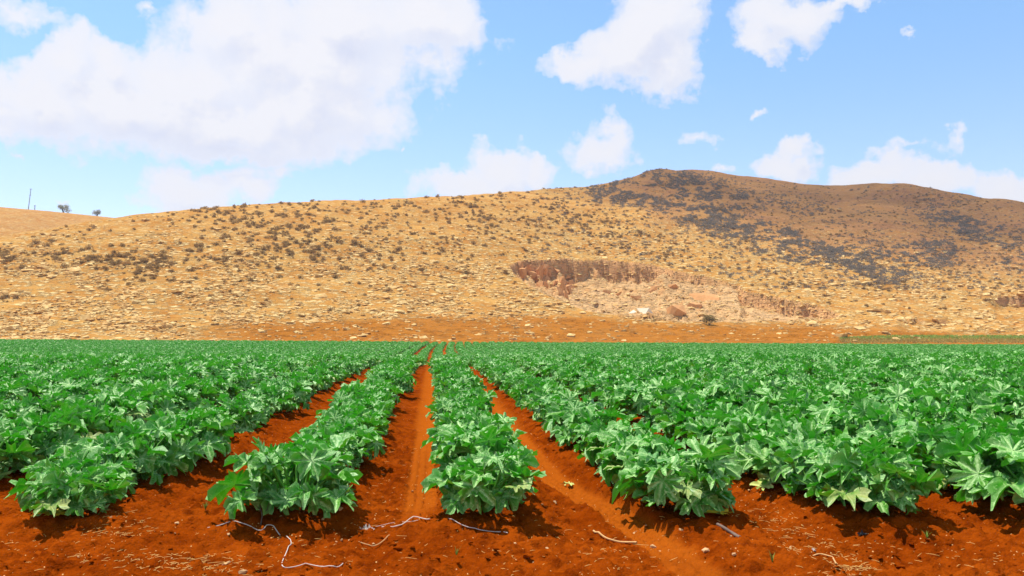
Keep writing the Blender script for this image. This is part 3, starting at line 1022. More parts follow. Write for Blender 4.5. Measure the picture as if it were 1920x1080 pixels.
def build_rocks():
    n = 70000
    px = rng.uniform(-60, 1980, n); py = rng.uniform(385, 640, n)
    w = fbm(px / 60, py / 22, 201, 3)
    dens = sstep(385, 545, py) * (1 - .62 * sstep(950, 1250, px)) * sstep(.30, .66, w) + .04
    br, di, _ = slope_attrs(px, py, None)
    dens = dens * (1 - .80 * di) * (1 - .8 * br) + .05 * di * (fbm(px / 25, py / 8, 205, 2) > .55)
    rimd = np.interp(px, _QX, _QRIM, left=999, right=999); lipd = np.interp(px, _QX, _QLIP, left=-999, right=-999)
    inq = (py > rimd - 3) & (py < lipd)
    dens = np.where(inq, .42, dens)
    keep = rng.random(n) < dens * .66
    px, py = px[keep], py[keep]
    P, r, ok = hill_hit(px, py)
    P, r, px, py = P[ok], r[ok], px[ok], py[ok]
    ws = np.clip(rng.lognormal(math.log(5.6), .50, len(P)), 2.4, 25) * (0.75 + .35 * sstep(450, 600, py))   # width in photo pixels
    inq = (py > np.interp(px, _QX, _QRIM, left=999, right=999) - 3) & (py < np.interp(px, _QX, _QLIP, left=-999, right=-999))
    ws = np.where(inq, ws * .7, ws)
    size = ws * r / FPX * .5
    order = np.argsort(-ws)
    print('rocks', len(P))
    rz = rng.normal(0, .35, len(P)); flat = rng.uniform(.28, .62, len(P)); pick = rng.integers(0, len(ROCKS), len(P))
    tilt = rng.normal(.18, .16, len(P))
    inv = (px[order] > 4) & (px[order] < 1916)
    big = order[inv][:300]; rest = np.setdiff1d(order, big)
    rank = {}
    for i in big:
        o = link(bpy.data.objects.new('rock', ROCKS[pick[i]]))
        s = size[i]
        o.location = Vector(P[i]) + Vector((0, 0, s * .12)); o.rotation_euler = (tilt[i], 0, rz[i]); o.scale = (s, s * .9, s * flat[i] * 1.25)
        rg = region(px[i], py[i], 'rock'); k = rank[rg] = rank.get(rg, 0) + 1
        tag(o, f"{'' if k == 1 else ordn(k - 1) + ' '}widest pale limestone slab {rg}", 'rock', f'limestone slabs {rg}')
    rot = [rotz(rz[i]) @ rotx(tilt[i]) for i in rest]
    scl = [np.array([size[i], size[i] * .9, size[i] * flat[i] * 1.25]) for i in rest]
    me = scatter_join('loose_rocks', ROCK_ARR, P[rest] + np.column_stack([0 * rest, 0 * rest, size[rest] * .1]), rot, scl, pick[rest], (M_ROCK,))
    tag(link(bpy.data.objects.new('loose_rocks', me)), 'smaller limestone rubble strewn over the hillside', kind='stuff')


build_rocks()

# ------------------------------------------------------------------ shrubs
def foliage_material(name, a, b_, rough=.9, trans=.0):
    m, t, b = material(name)
    geo = t.new('ShaderNodeNewGeometry').outputs['Position']
    rnd = t.new('ShaderNodeObjectInfo').outputs['Random']
    n = t.noise(geo, .35, 3); n2 = t.noise(geo, 3.0, 3)
    c = t.mix(t.ramp(t.math('ADD', t.math('MULTIPLY', n, .6), t.math('MULTIPLY', n2, .4)), [(0.35, 0), (0.65, 1)]), a, b_)
    t.put(b.inputs['Base Color'], t.vmath('SCALE', c, scale=t.math('MULTIPLY_ADD', rnd, .4, .8)))
    b.inputs['Roughness'].default_value = rough; b.inputs['Specular IOR Level'].default_value = .05
    tl = t.new('ShaderNodeBsdfTranslucent'); mx = t.new('ShaderNodeMixShader'); mx.inputs[0].default_value = .4
    t.put(tl.inputs[0], c); out = m.node_tree.nodes['Material Output']
    t.L.new(b.outputs[0], mx.inputs[1]); t.L.new(tl.outputs[0], mx.inputs[2]); t.L.new(mx.outputs[0], out.inputs[0])
    return m


M_SHRUB = foliage_material('dry_shrub', (0.30, 0.165, 0.055), (0.44, 0.29, 0.115))
M_SCRUB = foliage_material('grey_scrub', (0.19, 0.165, 0.14), (0.31, 0.25, 0.18))


def shrub_mesh(name, seed, n, mats, flat=.95):
    """a low dome of many small upright sprigs"""
    rs = np.random.default_rng(seed)
    lob = [(rs.uniform(-.45, .45), rs.uniform(-.4, .4), rs.uniform(.45, .75)) for _ in range(5)]
    V, F = [], []
    for i in range(n):
        lx, ly, lr = lob[i % len(lob)]
        d = rs.normal(0, 1, 3); d[2] = abs(d[2]) * .9 + .05; d /= np.linalg.norm(d)
        p = np.array([lx, ly, .02]) + d * lr * rs.uniform(.45, 1.0) * np.array([1, 1, flat * 1.3])
        a = rs.normal(0, 1, 3); a = a + d * .9; a /= np.linalg.norm(a)
        b = np.cross(a, rs.normal(0, 1, 3)); b /= np.linalg.norm(b)
        L = rs.uniform(.16, .32); k = len(V)
        V += [p - b * L * .45 - a * L * .3, p + b * L * .45 - a * L * .3, p + a * L]
        F.append((k, k + 1, k + 2))
    return mesh_np(name, np.array(V), None, np.array(F), smooth=False, mats=mats)


SHRUBS = [shrub_mesh('shrub', 300 + i, 110, (M_SHRUB,)) for i in range(6)]
SHRUB_ARR = [mesh_arrays(m) for m in SHRUBS]
SCRUB_ARR = [mesh_arrays(shrub_mesh('scrub', 330 + i, 46, (M_SCRUB,))) for i in range(5)]


def build_shrubs():
    n = 44000
    px = rng.uniform(-60, 1980, n); py = rng.uniform(312, 632, n)
    ridge = np.interp(px, _RPX, _RPY)
    w = fbm(px / 70, py / 26, 301, 3); w2 = fbm(px / 22, py / 9, 305, 3)
    clus = sstep(.42, .66, w) * sstep(.40, .62, w2)
    above = py - ridge
    upper = sstep(175, 50, above) * sstep(220, 520, px) * sstep(1330, 1050, px) * (.30 + 1.0 * clus)
    leftc = np.exp(-((px - 165) / 190) ** 2) * np.exp(-((py - 488 - .05 * (px - 165)) / 27) ** 2) * (.10 + 1.4 * clus)
    mid = .07 * sstep(640, 480, py) * clus * sstep(950, 600, px) + .035 * sstep(560, 430, py)
    right = sstep(950, 1200, px) * sstep(600, 500, py) * (.22 + .8 * clus)
    dens = upper * .75 + leftc * 1.0 + mid + right * .8
    rimd = np.interp(px, _QX, _QRIM, left=999, right=999); lipd = np.interp(px, _QX, _QLIP, left=-999, right=-999)
    dens = np.where((py > rimd - 6) & (py < lipd + 3), 0, dens)
    keep = (rng.random(n) < dens * .52) & (above > -2)
    px, py = px[keep], py[keep]
    P, r, ok = hill_hit(px, py)
    P, r, px, py = P[ok], r[ok], px[ok], py[ok]
    wid = (.9 + 2.1 * rng.random(len(P)) ** 1.6) * (1 - .25 * sstep(900, 1300, px))
    ws = wid / r * FPX
    print('shrubs', len(P))
    order = np.argsort(-ws); inv = (px[order] > 4) & (px[order] < 1916)
    big = order[inv][:300]; rest = np.setdiff1d(order, big)
    rz = rng.uniform(0, 6.28, len(P)); pick = rng.integers(0, len(SHRUBS), len(P)); hh = rng.uniform(.75, 1.15, len(P))
    rank = {}
    for i in big:
        o = link(bpy.data.objects.new('shrub', SHRUBS[pick[i]])); s = wid[i] * .5
        o.location = Vector(P[i]) - Vector((0, 0, .06)); o.rotation_euler = (0, 0, rz[i]); o.scale = (s, s, s * hh[i])
        rg = region(px[i], py[i], 'shrub'); k = rank[rg] = rank.get(rg, 0) + 1
        tag(o, f"{'' if k == 1 else ordn(k - 1) + ' '}widest dry brown shrub {rg}", 'shrub', f'dry shrubs {rg}')
    rot = [rotz(rz[i]) for i in rest]; scl = [np.array([1, 1, hh[i]]) * wid[i] * .5 for i in rest]
    me = scatter_join('dry_scrub', SHRUB_ARR, P[rest], rot, scl, pick[rest], (M_SHRUB,))
    tag(link(bpy.data.objects.new('dry_scrub', me)), 'smaller dry shrubs dotted over the hillside', kind='stuff')
    # dark scrub in drifts over the summit slope
    n = 90000
    px = rng.uniform(1000, 1980, n); py = rng.uniform(312, 545, n)
    w = fbm((px + 1.4 * py) / 120, (py - .22 * px) / 30, 311, 4, .55); w2 = fbm(px / 16, py / 7, 315, 3)
    band = np.exp(-((py - (352 + .255 * (px - 1180))) / 42) ** 2) * sstep(1020, 1150, px) * sstep(1720, 1450, px)
    band = np.maximum(band, np.exp(-((py - (345 + .45 * (px - 1300))) / 26) ** 2) * sstep(1200, 1300, px) * sstep(1760, 1560, px))
    band = np.maximum(band, np.exp(-((px - 1800) / 55) ** 2 - ((py - 415 - .25 * (px - 1800)) / 24) ** 2) * 1.2)
    band = np.maximum(band, .45 * np.exp(-((py - 470) / 32) ** 2) * sstep(1560, 1700, px))
    dens = band * sstep(.34, .52, w) * sstep(.36, .54, w2) * 1.0 + .02
    dens = np.where((py > np.interp(px, _QX, _QRIM, left=999, right=999) - 5) & (py < np.interp(px, _QX, _QLIP, left=-999, right=-999) + 4), 0, dens)
    keep = rng.random(n) < dens * .85
    P, r, ok = hill_hit(px[keep], py[keep]); P, r = P[ok], r[ok]
    print('scrub', len(P))
    wid = rng.uniform(1.1, 3.0, len(P))
    me = scatter_join('grey_scrub', SCRUB_ARR, P, [rotz(a) for a in rng.uniform(0, 6.28, len(P))], [np.array([1, 1, .8]) * a * .5 for a in wid], rng.integers(0, 5, len(P)), (M_SCRUB,))
    tag(link(bpy.data.objects.new('grey_scrub', me)), 'dark grey scrub in drifts over the summit slope', kind='stuff')


build_shrubs()

# ------------------------------------------------------------------ trees, mast and post on the left skyline, bush by the quarry
M_BARK = plain('bark', (.12, .09, .065), .9, .3, 3)
M_CROWN = foliage_material('grey_green_leaves', (0.30, 0.33, 0.26), (0.48, 0.48, 0.42))


def leaf_cloud(seed, n, lobes, size):
    rs = np.random.default_rng(seed); V, F = [], []
    for i in range(n):
        cx, cy, cz, cr = lobes[i % len(lobes)]
        d = rs.normal(0, 1, 3); d /= np.linalg.norm(d)
        p = np.array([cx, cy, cz]) + d * cr * rs.uniform(.35, 1.0) * np.array([1, 1, .85])
        a = rs.normal(0, 1, 3); a /= np.linalg.norm(a); b = np.cross(a, rs.normal(0, 1, 3)); b /= np.linalg.norm(b)
        L = size * rs.uniform(.6, 1.3); k = len(V)
        V += [p - a * L * .5, p + b * L * .3, p + a * L * .5, p - b * L * .3]; F.append((k, k + 1, k + 2, k + 3))
    return np.array(V), np.array(F)


def tree(name, base, h, w, seed, label, cat, trunk_h=.35):
    e = link(bpy.data.objects.new(name, None)); e.location = base; tag(e, label, cat)
    rs = np.random.default_rng(seed)
    lobes = [(rs.uniform(-.36, .36) * w, rs.uniform(-.3, .3) * w, h * (trunk_h + .18 + rs.uniform(0, .42) * (1 - trunk_h)), rs.uniform(.16, .28) * w) for _ in range(9)]
    V, F = leaf_cloud(seed, 900, lobes, w * .075)
    link(bpy.data.objects.new('crown', mesh_np('crown', V, F, smooth=False, mats=(M_CROWN,))), e)
    Vs, Fs, off = [], [], 0
    tv, tf = tube([(0, 0, -.4), (.03 * w, 0, h * trunk_h * .6), (0, .02 * w, h * trunk_h), (-.02 * w, 0, h * .7)], [.05 * w, .04 * w, .032 * w, .012 * w], 7)
    Vs.append(tv); Fs.append(tf); off += len(tv)
    for l in lobes[:6]:
        tv, tf = tube([(0, .02 * w, h * trunk_h * .8), (l[0] * .5, l[1] * .5, h * trunk_h * .8 + (l[2] - h * trunk_h * .8) * .6), l[:3]], [.022 * w, .016 * w, .006 * w], 5)
        Vs.append(tv); Fs.append(tf + off); off += len(tv)
    link(bpy.data.objects.new('trunk', mesh_np('trunk', np.concatenate(Vs), np.concatenate(Fs), mats=(M_BARK,))), e)
    return e


def on_crest(p, drop=0.0):
    v = far_crest(p); return Vector((v.x, v.y, v.z - drop))


PXM = 640 / FPX      # metres per photo pixel on the far crest
tree('tree', on_crest(118, .5), 20 * PXM, 22 * PXM, 41, 'rounded grey green tree alone on the left skyline beside the mast', 'tree', .06)
tree('tree', on_crest(182, .5), 15 * PXM, 17 * PXM, 42, 'smaller pale green tree on the left skyline, right of the rounded tree', 'tree', .06)


def pole(name, base, top_off, rad, label, cat, bars):
    e = link(bpy.data.objects.new(name, None)); e.location = base; tag(e, label, cat)
    m = plain(name + '_metal', (.20, .21, .24), .6, .15, 1)
    V, F = tube([(0, 0, -.5), (top_off[0] * .5, 0, top_off[2] * .5), top_off], [rad, rad * .85, rad * .6], 6)
    link(bpy.data.objects.new('shaft', mesh_np('shaft', V, F, mats=(m,))), e)
    for (z, L) in bars:
        c = Vector(top_off) * (z / top_off[2])
        V, F = tube([(c.x - L, .0, z), (c.x, .02, z + .05), (c.x + L, .0, z)], [rad * .7] * 3, 5)
        link(bpy.data.objects.new('crossarm', mesh_np('crossarm', V, F, mats=(m,))), e)


pole('mast', on_crest(53, .3), (1.3, 0, 35 * PXM), .26, 'tall thin grey mast on the left skyline', 'mast', [(34 * PXM, .7), (24 * PXM, .5)])
pole('post', on_crest(65, .2), (.1, 0, 8.5 * PXM), .28, 'short grey post right of the tall mast on the skyline', 'post', [(7 * PXM, .6)])


def bush(px, py, wpx, hpx, seed, label):
    P, r, ok = hill_hit([px], [py]); s = r[0] / FPX
    e = link(bpy.data.objects.new('bush', None)); e.location = P[0]; tag(e, label, 'bush')
    rs = np.random.default_rng(seed); w, h = wpx * s, hpx * s
    lobes = [(rs.uniform(-.3, .3) * w, rs.uniform(-.25, .25) * w, h * rs.uniform(.3, .65), w * rs.uniform(.18, .26)) for _ in range(8)]
    V, F = leaf_cloud(seed, 1100, lobes, w * .06)
    link(bpy.data.objects.new('crown', mesh_np('crown', V, F, smooth=False, mats=(M_BUSH,))), e)
    Vs, Fs, off = [], [], 0
    for l in lobes:
        tv, tf = tube([(0, 0, -.15), (l[0] * .5, l[1] * .5, l[2] * .55), l[:3]], [.05, .035, .012], 5)
        Vs.append(tv); Fs.append(tf + off); off += len(tv)
    link(bpy.data.objects.new('trunk', mesh_np('trunk', np.concatenate(Vs), np.concatenate(Fs), mats=(M_BARK,))), e)


M_BUSH = foliage_material('olive_bush', (0.16, 0.115, 0.035), (0.27, 0.21, 0.075))
bush(1330, 609, 30, 22, 51, 'round olive brown bush standing below the quarry floor')
bush(1299, 316.5, 5, 4, 52, 'tiny dark bush on the very top of the summit')

# ------------------------------------------------------------------ quarry boulders
M_BOULDER = plain('quarry_stone', (.60, .29, .105), 1.0, .4, .9, .8)
M_CHALK = plain('chalk', (.80, .68, .48), .95, .15, .8, .4)


def boulder(px, py, wpx, hpx, seed, mat, label, depth=.7):
    P, r, ok = hill_hit([px], [py]); s = r[0] / FPX
    me = hull_mesh('boulder', seed, (wpx * s * .5, wpx * s * .45 * depth, hpx * s * .75), (mat,), 9 if mat is M_CHALK else 15)
    o = link(bpy.data.objects.new('boulder', me)); o.location = Vector(P[0]) + Vector((0, 0, -hpx * s * .10))
    o.rotation_euler = (0, 0, random.uniform(-.4, .4)); tag(o, label, 'boulder')


for a in ((1268, 586, 36, 24, 1, M_BOULDER, 'angular brown block at the front lip of the quarry floor'),
          (1210, 588, 34, 20, 22, M_CHALK, 'white chalky heap left of the angular brown block'),
          (1186, 588, 18, 11, 23, M_CHALK, 'small white chalky lump at the left end of the white heap'),
          (1226, 545, 34, 17, 4, M_BOULDER, 'broad brown boulder in the middle of the quarry floor'),
          (1260, 540, 36, 13, 5, M_BOULDER, 'flat brown boulder right of the broad quarry boulder'),
          (1193, 559, 22, 11, 6, M_BOULDER, 'low brown boulder below the broad quarry boulder'),
          (1160, 553, 20, 9, 7, M_BOULDER, 'small brown boulder on the left part of the quarry floor'),
          (1138, 548, 18, 8, 8, M_BOULDER, 'smallest brown boulder near the left quarry buttress'),
          (1320, 562, 60, 20, 9, M_BOULDER, 'wide broken rock ledge on the right part of the quarry floor'),
          (1300, 575, 40, 14, 10, M_BOULDER, 'brown rubble ledge behind the angular block')):
    boulder(*a)

# the broken rock buttress at the left end of the quarry: one mass of angular blocks
def build_buttress():
    e = link(bpy.data.objects.new('rock_buttress', None)); P, r, ok = hill_hit([1030], [550]); e.location = P[0]
    tag(e, 'tall broken brown buttress at the left end of the quarry', 'rock face')
    rs = np.random.default_rng(77)
    spots = [(rs.uniform(972, 1078), rs.uniform(0, 1)) for _ in range(44)]
    for i, (px, v) in enumerate(sorted(spots)):
        lo, hi = np.interp(px, [972, 1000, 1040, 1078], [512, 535, 556, 562]), np.interp(px, [972, 1010, 1060, 1078], [500, 502, 512, 540])
        py = lo + (hi - lo) * v; w, h = rs.uniform(7, 19), rs.uniform(10, 26)
        Q, r, ok = hill_hit([px], [py]); s = r[0] / FPX
        me = hull_mesh('block', 860 + i, (w * s * .55, w * s * .55, h * s * .6), (M_BOULDER,), 12)
        o = link(bpy.data.objects.new('block', me), e); o.location = Vector(Q[0]) - Vector(P[0]) + Vector((0, 0, h * s * .10))
        o.rotation_euler = (rs.uniform(-.2, .2), rs.uniform(-.35, .35), rs.uniform(0, 3))


build_buttress()

# ------------------------------------------------------------------ green strip beyond the field, right
def build_grass():
    n = 5200
    px = rng.uniform(1575, 1975, n); py = rng.uniform(629, 643, n)
    edge = 629 + 3 * sstep(1680, 1575, px)
    k = py > edge; px, py = px[k], py[k]
    P, r, ok = hill_hit(px, py); P, px, py = P[ok], px[ok], py[ok]
    V, F, T = [], [], []
    for i in range(len(P)):
        for _ in range(4):
            b = P[i] + np.array([rng.normal(0, .25), rng.normal(0, .3), -.05]); h = rng.uniform(.15, .42); a = rng.uniform(0, 3.14); w = .07
            k = len(V); d = np.array([math.cos(a) * w, math.sin(a) * w, 0])
            V += [b - d, b + d, b + np.array([rng.normal(0, .1), rng.normal(0, .1), h])]; F.append((k, k + 1, k + 2))
            T += [1.0 if py[i] < 635 + rng.normal(0, 1.5) else 0.0] * 3
    m, t, b = material('strip_grass')
    n_ = t.noise(t.new('ShaderNodeNewGeometry').outputs['Position'], .3, 4)
    t.put(b.inputs['Base Color'], t.mix(t.attr('tone'), t.mix(n_, (.52, .36, .08), (.40, .34, .07)), t.mix(n_, (.20, .44, .05), (.38, .50, .09))))
    b.inputs['Roughness'].default_value = .8
    me = mesh_np('grass_strip', np.array(V), None, np.array(F), smooth=False, mats=(m,), attrs={'tone': np.array(T)})
    tag(link(bpy.data.objects.new('grass_strip', me)), 'thin green grass strip behind the field at the right', kind='stuff')


build_grass()

# ------------------------------------------------------------------ foreground litter
M_STRAW = plain('straw', (.70, .42, .12), .8, .35, 40)
M_STONE = plain('pale_stone', (.60, .36, .16), .9, .3, 25, .3)
M_WHITE = plain('white_plastic', (.66, .58, .50), .6, .28, 30)


def build_clods():
    n = 9000
    x = rng.uniform(-7, 8.2, n); y = 4.9 + 7.6 * rng.random(n) ** 1.5
    w = fbm(x * 1.1, y * 1.1, 401, 3)
    m1, m2, _, _ = track_masks(x, y)
    d, fr = row_info(x, y)
    keep = (rng.random(n) < sstep(.36, .62, w) + .15) & (np.maximum(m1, m2) < .3)
    x, y = x[keep], y[keep]
    s = np.clip(rng.lognormal(math.log(.010), .55, len(x)), .004, .034)
    kinds = [mesh_arrays(hull_mesh('clod', 420 + i, (1, .9, .36), (M_SOIL,), 14)) for i in range(6)]
    P = np.column_stack([x, y, soil_z(x, y) + s * .12])
    me = scatter_join('soil_clods', kinds, P, [rotz(a) for a in rng.uniform(0, 6.28, len(x))], [np.array([a, a, a]) for a in s], rng.integers(0, 6, len(x)), (M_SOIL,))
    tag(link(bpy.data.objects.new('soil_clods', me)), 'crumbs and clods of red soil over the headland', kind='stuff')


build_clods()


def ground_pts(px, py):
    d = px_dir(px, py); s = EYE / np.maximum(-d[:, 2], 1e-4)
    for _ in range(5):
        z = soil_z(d[:, 0] * s, d[:, 1] * s); s = s + (EYE + d[:, 2] * s - z) / np.maximum(-d[:, 2], 1e-4) * .8
    x, y = d[:, 0] * s, d[:, 1] * s
    return np.column_stack([x, y, soil_z(x, y)])


def build_straw():
    spots = [(215, 985, 45, 18, 110), (200, 1045, 60, 18, 90), (390, 1062, 80, 12, 170), (330, 1050, 60, 12, 50), (1455, 975, 45, 14, 90), (1540, 1030, 60, 16, 90),
             (1590, 1066, 50, 12, 150), (1500, 1000, 50, 14, 50), (250, 1000, 40, 14, 40), (760, 1010, 160, 50, 60), (1150, 1000, 160, 60, 90), (60, 1030, 80, 40, 60),
             (650, 930, 60, 40, 50), (1750, 1040, 160, 30, 90), (430, 930, 50, 20, 40), (1210, 905, 40, 20, 40), (740, 900, 30, 60, 50), (560, 1030, 120, 40, 50), (1040, 1050, 160, 30, 60)]
    V, F, off = [], [], 0
    for (cx, cy, sx, sy, n) in spots:
        for p in ground_pts(cx + rng.normal(0, sx * .7, n), np.minimum(1100, cy + rng.normal(0, sy * .7, n))):
            a = rng.uniform(0, 3.14); L = rng.uniform(.006, .035) * (1.9 if rng.random() < .15 else 1); b = rng.normal(0, .22)
            d = np.array([math.cos(a), math.sin(a), 0]); e = np.array([math.cos(a + b), math.sin(a + b), 0])
            q0, q1, q2 = p + [0, 0, .004], p + d * L + [0, 0, .005 + .004 * rng.random()], p + d * L + e * L * .8 + [0, 0, .006]
            tv, tf = tube([q0, q1, q2], [.0014, .0018, .0009], 3)
            V.append(tv); F.append(tf + off); off += len(tv)
    me = mesh_np('straw', np.concatenate(V), np.concatenate(F), mats=(M_STRAW,))
    tag(link(bpy.data.objects.new('straw', me)), 'bits of dry straw scattered on the red soil', kind='stuff')


build_straw()


def stone(px, py, wpx, seed, label, mat=None, group=None):
    p = ground_pt(px, py); s = wpx * p.y / FPX * .5
    me = hull_mesh('stone', seed, (s, s * .8, s * .6), (mat or M_STONE,), 14)
    o = link(bpy.data.objects.new('stone', me)); o.location = p + Vector((0, 0, s * .25)); o.rotation_euler = (random.uniform(-.2, .2), 0, random.uniform(0, 6))
    tag(o, label, 'stone', group)


for i, (a, b_, w, lab) in enumerate(((170, 955, 18, 'flat orange stone beside the yellow leaf at the left row'), (637, 968, 14, 'squared orange stone in shade right of the second left row'),
        (605, 977, 8, 'small pale stone in front of the squared orange stone'), (425, 1058, 16, 'pale stone among straw at the bottom left'),
        (700, 1024, 8, 'small cream stone below the white plastic scrap'), (1026, 1031, 7, 'squared pale stone below the right wheel track'),
        (1000, 1052, 6, 'tiny white stone low in the foreground centre'), (1376, 1030, 10, 'white stone left of the straw line at the right'),
        (1040, 943, 9, 'pale stone right of the centre row front'), (28, 887, 12, 'pale stone at the left edge in front of the third row'),
        (1275, 997, 14, 'flat brown stone at the right of the wheel track'), (455, 1075, 18, 'broad orange stone at the bottom left edge'),
        (332, 983, 9, 'pale stone left of the white bent tube'), (1190, 1000, 8, 'small orange stone beside the dry root'),
        (1225, 1027, 12, 'orange stone on the edge of the right wheel track'), (1323, 1035, 16, 'sandy brown clod left of the white stone at the right'))):
    stone(a, b_, w, 700 + i, lab)
for i in range(46):
    stone(rng.uniform(20, 1900), rng.uniform(905, 1078), rng.uniform(3, 6.5), 740 + i % 9, 'tiny pale pebble lying loose on the red foreground soil', group='tiny pebbles on the headland')


def cord(name, pts, rad, mat, label, cat, lift=.006):
    # smooth run through photo points lying on the soil
    W = [np.array(ground_pt(a, b_, lift)) for a, b_ in pts]
    P = []
    for i in range(len(W) - 1):
        p0, p1, p2, p3 = W[max(i - 1, 0)], W[i], W[i + 1], W[min(i + 2, len(W) - 1)]
        for u in np.linspace(0, 1, 5)[:-1]:
            P.append(.5 * (2 * p1 + (p2 - p0) * u + (2 * p0 - 5 * p1 + 4 * p2 - p3) * u * u + (3 * p1 - p0 - 3 * p2 + p3) * u ** 3))
    P.append(W[-1])
    P = np.array(P); zs = soil_z(P[:, 0], P[:, 1]) + lift
    for _ in range(6): zs = np.maximum(np.convolve(np.pad(zs, 1, mode='edge'), [.25, .5, .25], 'valid'), soil_z(P[:, 0], P[:, 1]) + lift * .3)
    P[:, 2] = zs
    V, F = tube(P, [rad] * len(P), 6)
    o = link(bpy.data.objects.new(name, mesh_np(name, V, F, mats=(mat,)))); tag(o, label, cat)
    return o


cord('plastic_tube', [(389, 990), (420, 987), (462, 984), (490, 990), (508, 998), (525, 1010)], .0036, M_WHITE, 'white plastic tube bent over the soil in front of the left row', 'tube')
cord('plastic_tube', [(537, 1008), (546, 1018), (541, 1032), (531, 1046), (531, 1061), (556, 1066), (590, 1067), (625, 1063), (643, 1056)], .0032, M_WHITE, 'thin white tube looped in an S at the bottom', 'tube')
cord('drip_line', [(716, 992), (745, 985), (775, 977), (806, 968)], .0042, M_WHITE, 'white drip line running up to the centre row front', 'drip line', .012)
cord('drip_line', [(702, 983), (740, 980), (784, 978)], .0022, M_WHITE, 'thin white thread lying beside the drip line', 'drip line', .010)
cord('drip_line', [(842, 972), (880, 976), (915, 985), (952, 997)], .0032, M_WHITE, 'white drip line leaving the centre row to the right', 'drip line', .010)
cord('stick', [(1345, 989), (1362, 994), (1376, 1000), (1388, 1007)], .013, plain('grey_wood', (.19, .13, .10), .9, .4, 30), 'grey weathered stick on the soil right of the wheel track', 'stick', .014)
M_ROOT = plain('dry_root', (.62, .36, .14), .85, .3, 30)
cord('dry_root', [(1113, 994), (1119, 1003), (1136, 1009), (1155, 1014), (1172, 1019), (1194, 1017)], .008, M_ROOT, 'pale dry root lying left of the right wheel track', 'root', .012)
cord('dry_stalk', [(1519, 1034), (1535, 1041), (1552, 1049), (1568, 1058)], .005, M_ROOT, 'dry straw stalk in the straw line at the right', 'stalk', .010)
cord('dry_stalk', [(670, 1012), (690, 1020), (700, 1024), (716, 1014), (730, 1006)], .0035, M_ROOT, 'thin dry stalk bent in a V below the white plastic scrap', 'stalk', .010)


def scrap(px, py, wpx, hpx, seed, mat, name, label, cat):
    p = ground_pt(px, py); s = p.y / FPX; rs = np.random.default_rng(seed)
    nx, ny = 9, 7
    gx, gy = np.meshgrid(np.linspace(-1, 1, nx), np.linspace(-1, 1, ny))
    k = 1 - .35 * (np.abs(gx) * np.abs(gy))
    X = gx * wpx * s * .5 * k + rs.normal(0, .004, gx.shape); Y = gy * wpx * s * .4 * k + rs.normal(0, .004, gx.shape)
    Z = hpx * s * (np.abs(rs.normal(0, .5, gx.shape)) * (1 - .6 * np.hypot(gx, gy) / 1.4)) + .004
    me = mesh_np(name, np.stack([X, Y, Z], -1).reshape(-1, 3), grid_faces(ny, nx), smooth=False, mats=(mat,))
    o = link(bpy.data.objects.new(name, me)); o.location = p; tag(o, label, cat)


scrap(689, 995, 26, 13, 61, M_WHITE, 'plastic_scrap', 'crumpled white plastic scrap at the end of the drip line', 'plastic')
scrap(1524, 1038, 12, 8, 62, M_WHITE, 'plastic_scrap', 'small white scrap in the straw line at the right', 'plastic')
scrap(1616, 1006, 18, 11, 63, plain('black_scrap', (.028, .028, .03), .5, .5, 40), 'plastic_scrap', 'small black crumpled scrap below the right rows', 'plastic')


def twig_mesh():
    Vs, Fs, off = [], [], 0
    for path, rr in (([(0, 0, -.02), (.01, 0, .06), (-.01, .01, .15)], [.006, .005, .003]), ([(.008, 0, .07), (.05, -.01, .11), (.06, -.01, .16)], [.004, .003, .002]), ([(0, 0, .10), (-.04, 0, .14)], [.003, .002])):
        v, f = tube(path, rr, 5); Vs.append(v); Fs.append(f + off); off += len(v)
    return mesh_np('twig', np.concatenate(Vs), np.concatenate(Fs), mats=(M_BARK,))


o = link(bpy.data.objects.new('twig', twig_mesh())); o.location = ground_pt(489, 972); tag(o, 'dark forked twig standing in the mound before the left row', 'twig')

M_YELLOW = plain('yellow_leaf', (.72, .50, .03), .55, .2, 12)
M_LIME = plain('pale_leaf', (.52, .56, .14), .55, .3, 12)


def fallen(px, py, size, ang, tilt, mat, label, seed):
    B, F4, F3, uv, vn = leaf_blade(seed, size)
    B = B.copy(); B[:, 2] *= .6
    me = mesh_np('fallen_leaf', B, F4, F3, mats=(mat,))
    o = link(bpy.data.objects.new('fallen_leaf', me)); o.location = ground_pt(px, py) + Vector((0, 0, .035)); o.rotation_euler = (tilt, 0, ang)
    tag(o, label, 'fallen leaf')


fallen(98, 966, .14, 1.45, .2, M_YELLOW, 'bright yellow leaf lying under the leftmost front plant', 801)
fallen(1350, 972, .16, 1.1, .2, M_YELLOW, 'yellowed leaf under the first front plant right of the wheel track', 802)
fallen(1432, 928, .13, -1.0, .45, M_LIME, 'pale yellow star-shaped leaf between the two right rows', 803)
fallen(1068, 913, .075, 1.5, .1, M_LIME, 'limp straw coloured leaf beside the right wheel track', 804)


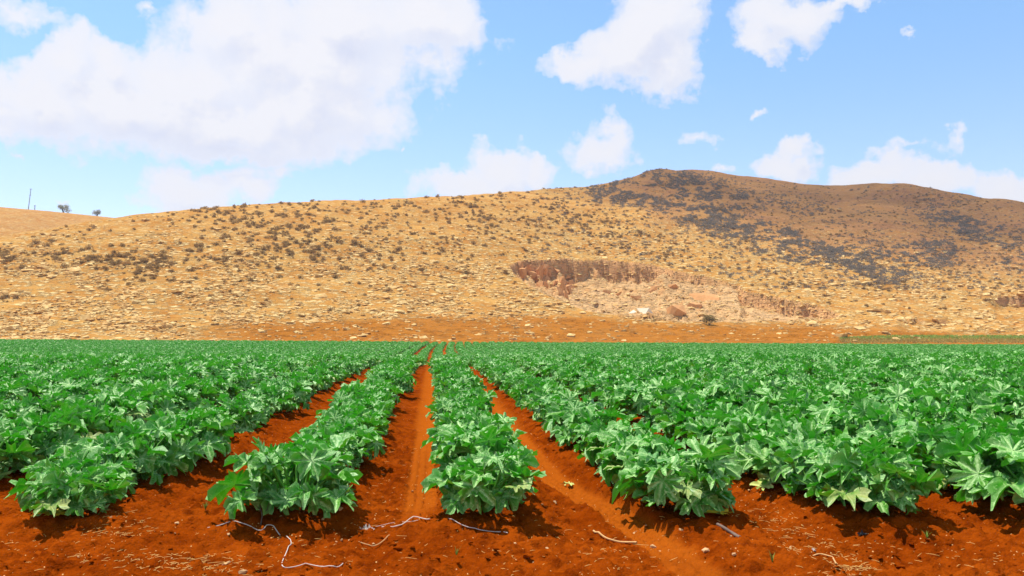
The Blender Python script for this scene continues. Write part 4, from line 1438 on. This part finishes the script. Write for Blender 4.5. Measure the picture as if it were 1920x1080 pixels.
def tuft(px, py, h, n, label, seed):
    rs = np.random.default_rng(seed); V, F = [], []
    for _ in range(n):
        a = rs.uniform(0, 6.28); L = h * rs.uniform(.6, 1.2); w = .0035; b = rs.uniform(.1, .6)
        d = np.array([math.cos(a), math.sin(a), 0]); s = np.array([-d[1], d[0], 0]) * w; k = len(V)
        V += [-s, s, d * L * b * .5 + s * .8 + [0, 0, L * .6], d * L * b * .5 - s * .8 + [0, 0, L * .6], d * L * b * 1.2 + [0, 0, L * .95]]
        F += [(k, k + 1, k + 2), (k, k + 2, k + 3), (k + 3, k + 2, k + 4)]
    me = mesh_np('grass_tuft', np.array(V), None, np.array(F), mats=(M_TUFT,))
    o = link(bpy.data.objects.new('grass_tuft', me)); o.location = ground_pt(px, py); tag(o, label, 'grass')


M_TUFT = plain('tuft_green', (.16, .26, .03), .6, .4, 20)
tuft(856, 1042, .075, 9, 'small green grass tuft in the foreground centre', 1)
tuft(1448, 1054, .07, 10, 'small green tuft left of the straw line', 2)
tuft(385, 966, .07, 16, 'low green weed before the gap left of the twig', 3)
tuft(1738, 1009, .06, 7, 'small green sprout under the right rows', 4)
tuft(55, 915, .08, 14, 'yellow green weed at the left edge by the front plant', 5)

# ------------------------------------------------------------------ thin summer haze
def build_haze():
    x0, x1, y0, y1, z0, z1 = -900, 900, -120, 1100, -7.5, 190
    V = np.array([(x, y, z) for z in (z0, z1) for y in (y0, y1) for x in (x0, x1)], float)
    F = np.array([(0, 2, 3, 1), (4, 5, 7, 6), (0, 1, 5, 4), (2, 6, 7, 3), (0, 4, 6, 2), (1, 3, 7, 5)])
    m = bpy.data.materials.new('haze_air'); m.use_nodes = True
    nt = m.node_tree; nt.nodes.clear()
    out = nt.nodes.new('ShaderNodeOutputMaterial'); pv = nt.nodes.new('ShaderNodeVolumePrincipled')
    pv.inputs['Color'].default_value = (.80, .86, .96, 1); pv.inputs['Density'].default_value = HAZE
    pv.inputs['Anisotropy'].default_value = .2
    nt.links.new(pv.outputs[0], out.inputs['Volume'])
    me = mesh_np('haze', V, F, smooth=False, mats=(m,))
    tag(link(bpy.data.objects.new('haze', me)), 'thin summer haze over the field and hills', kind='stuff')


HAZE = 0.00018
build_haze()
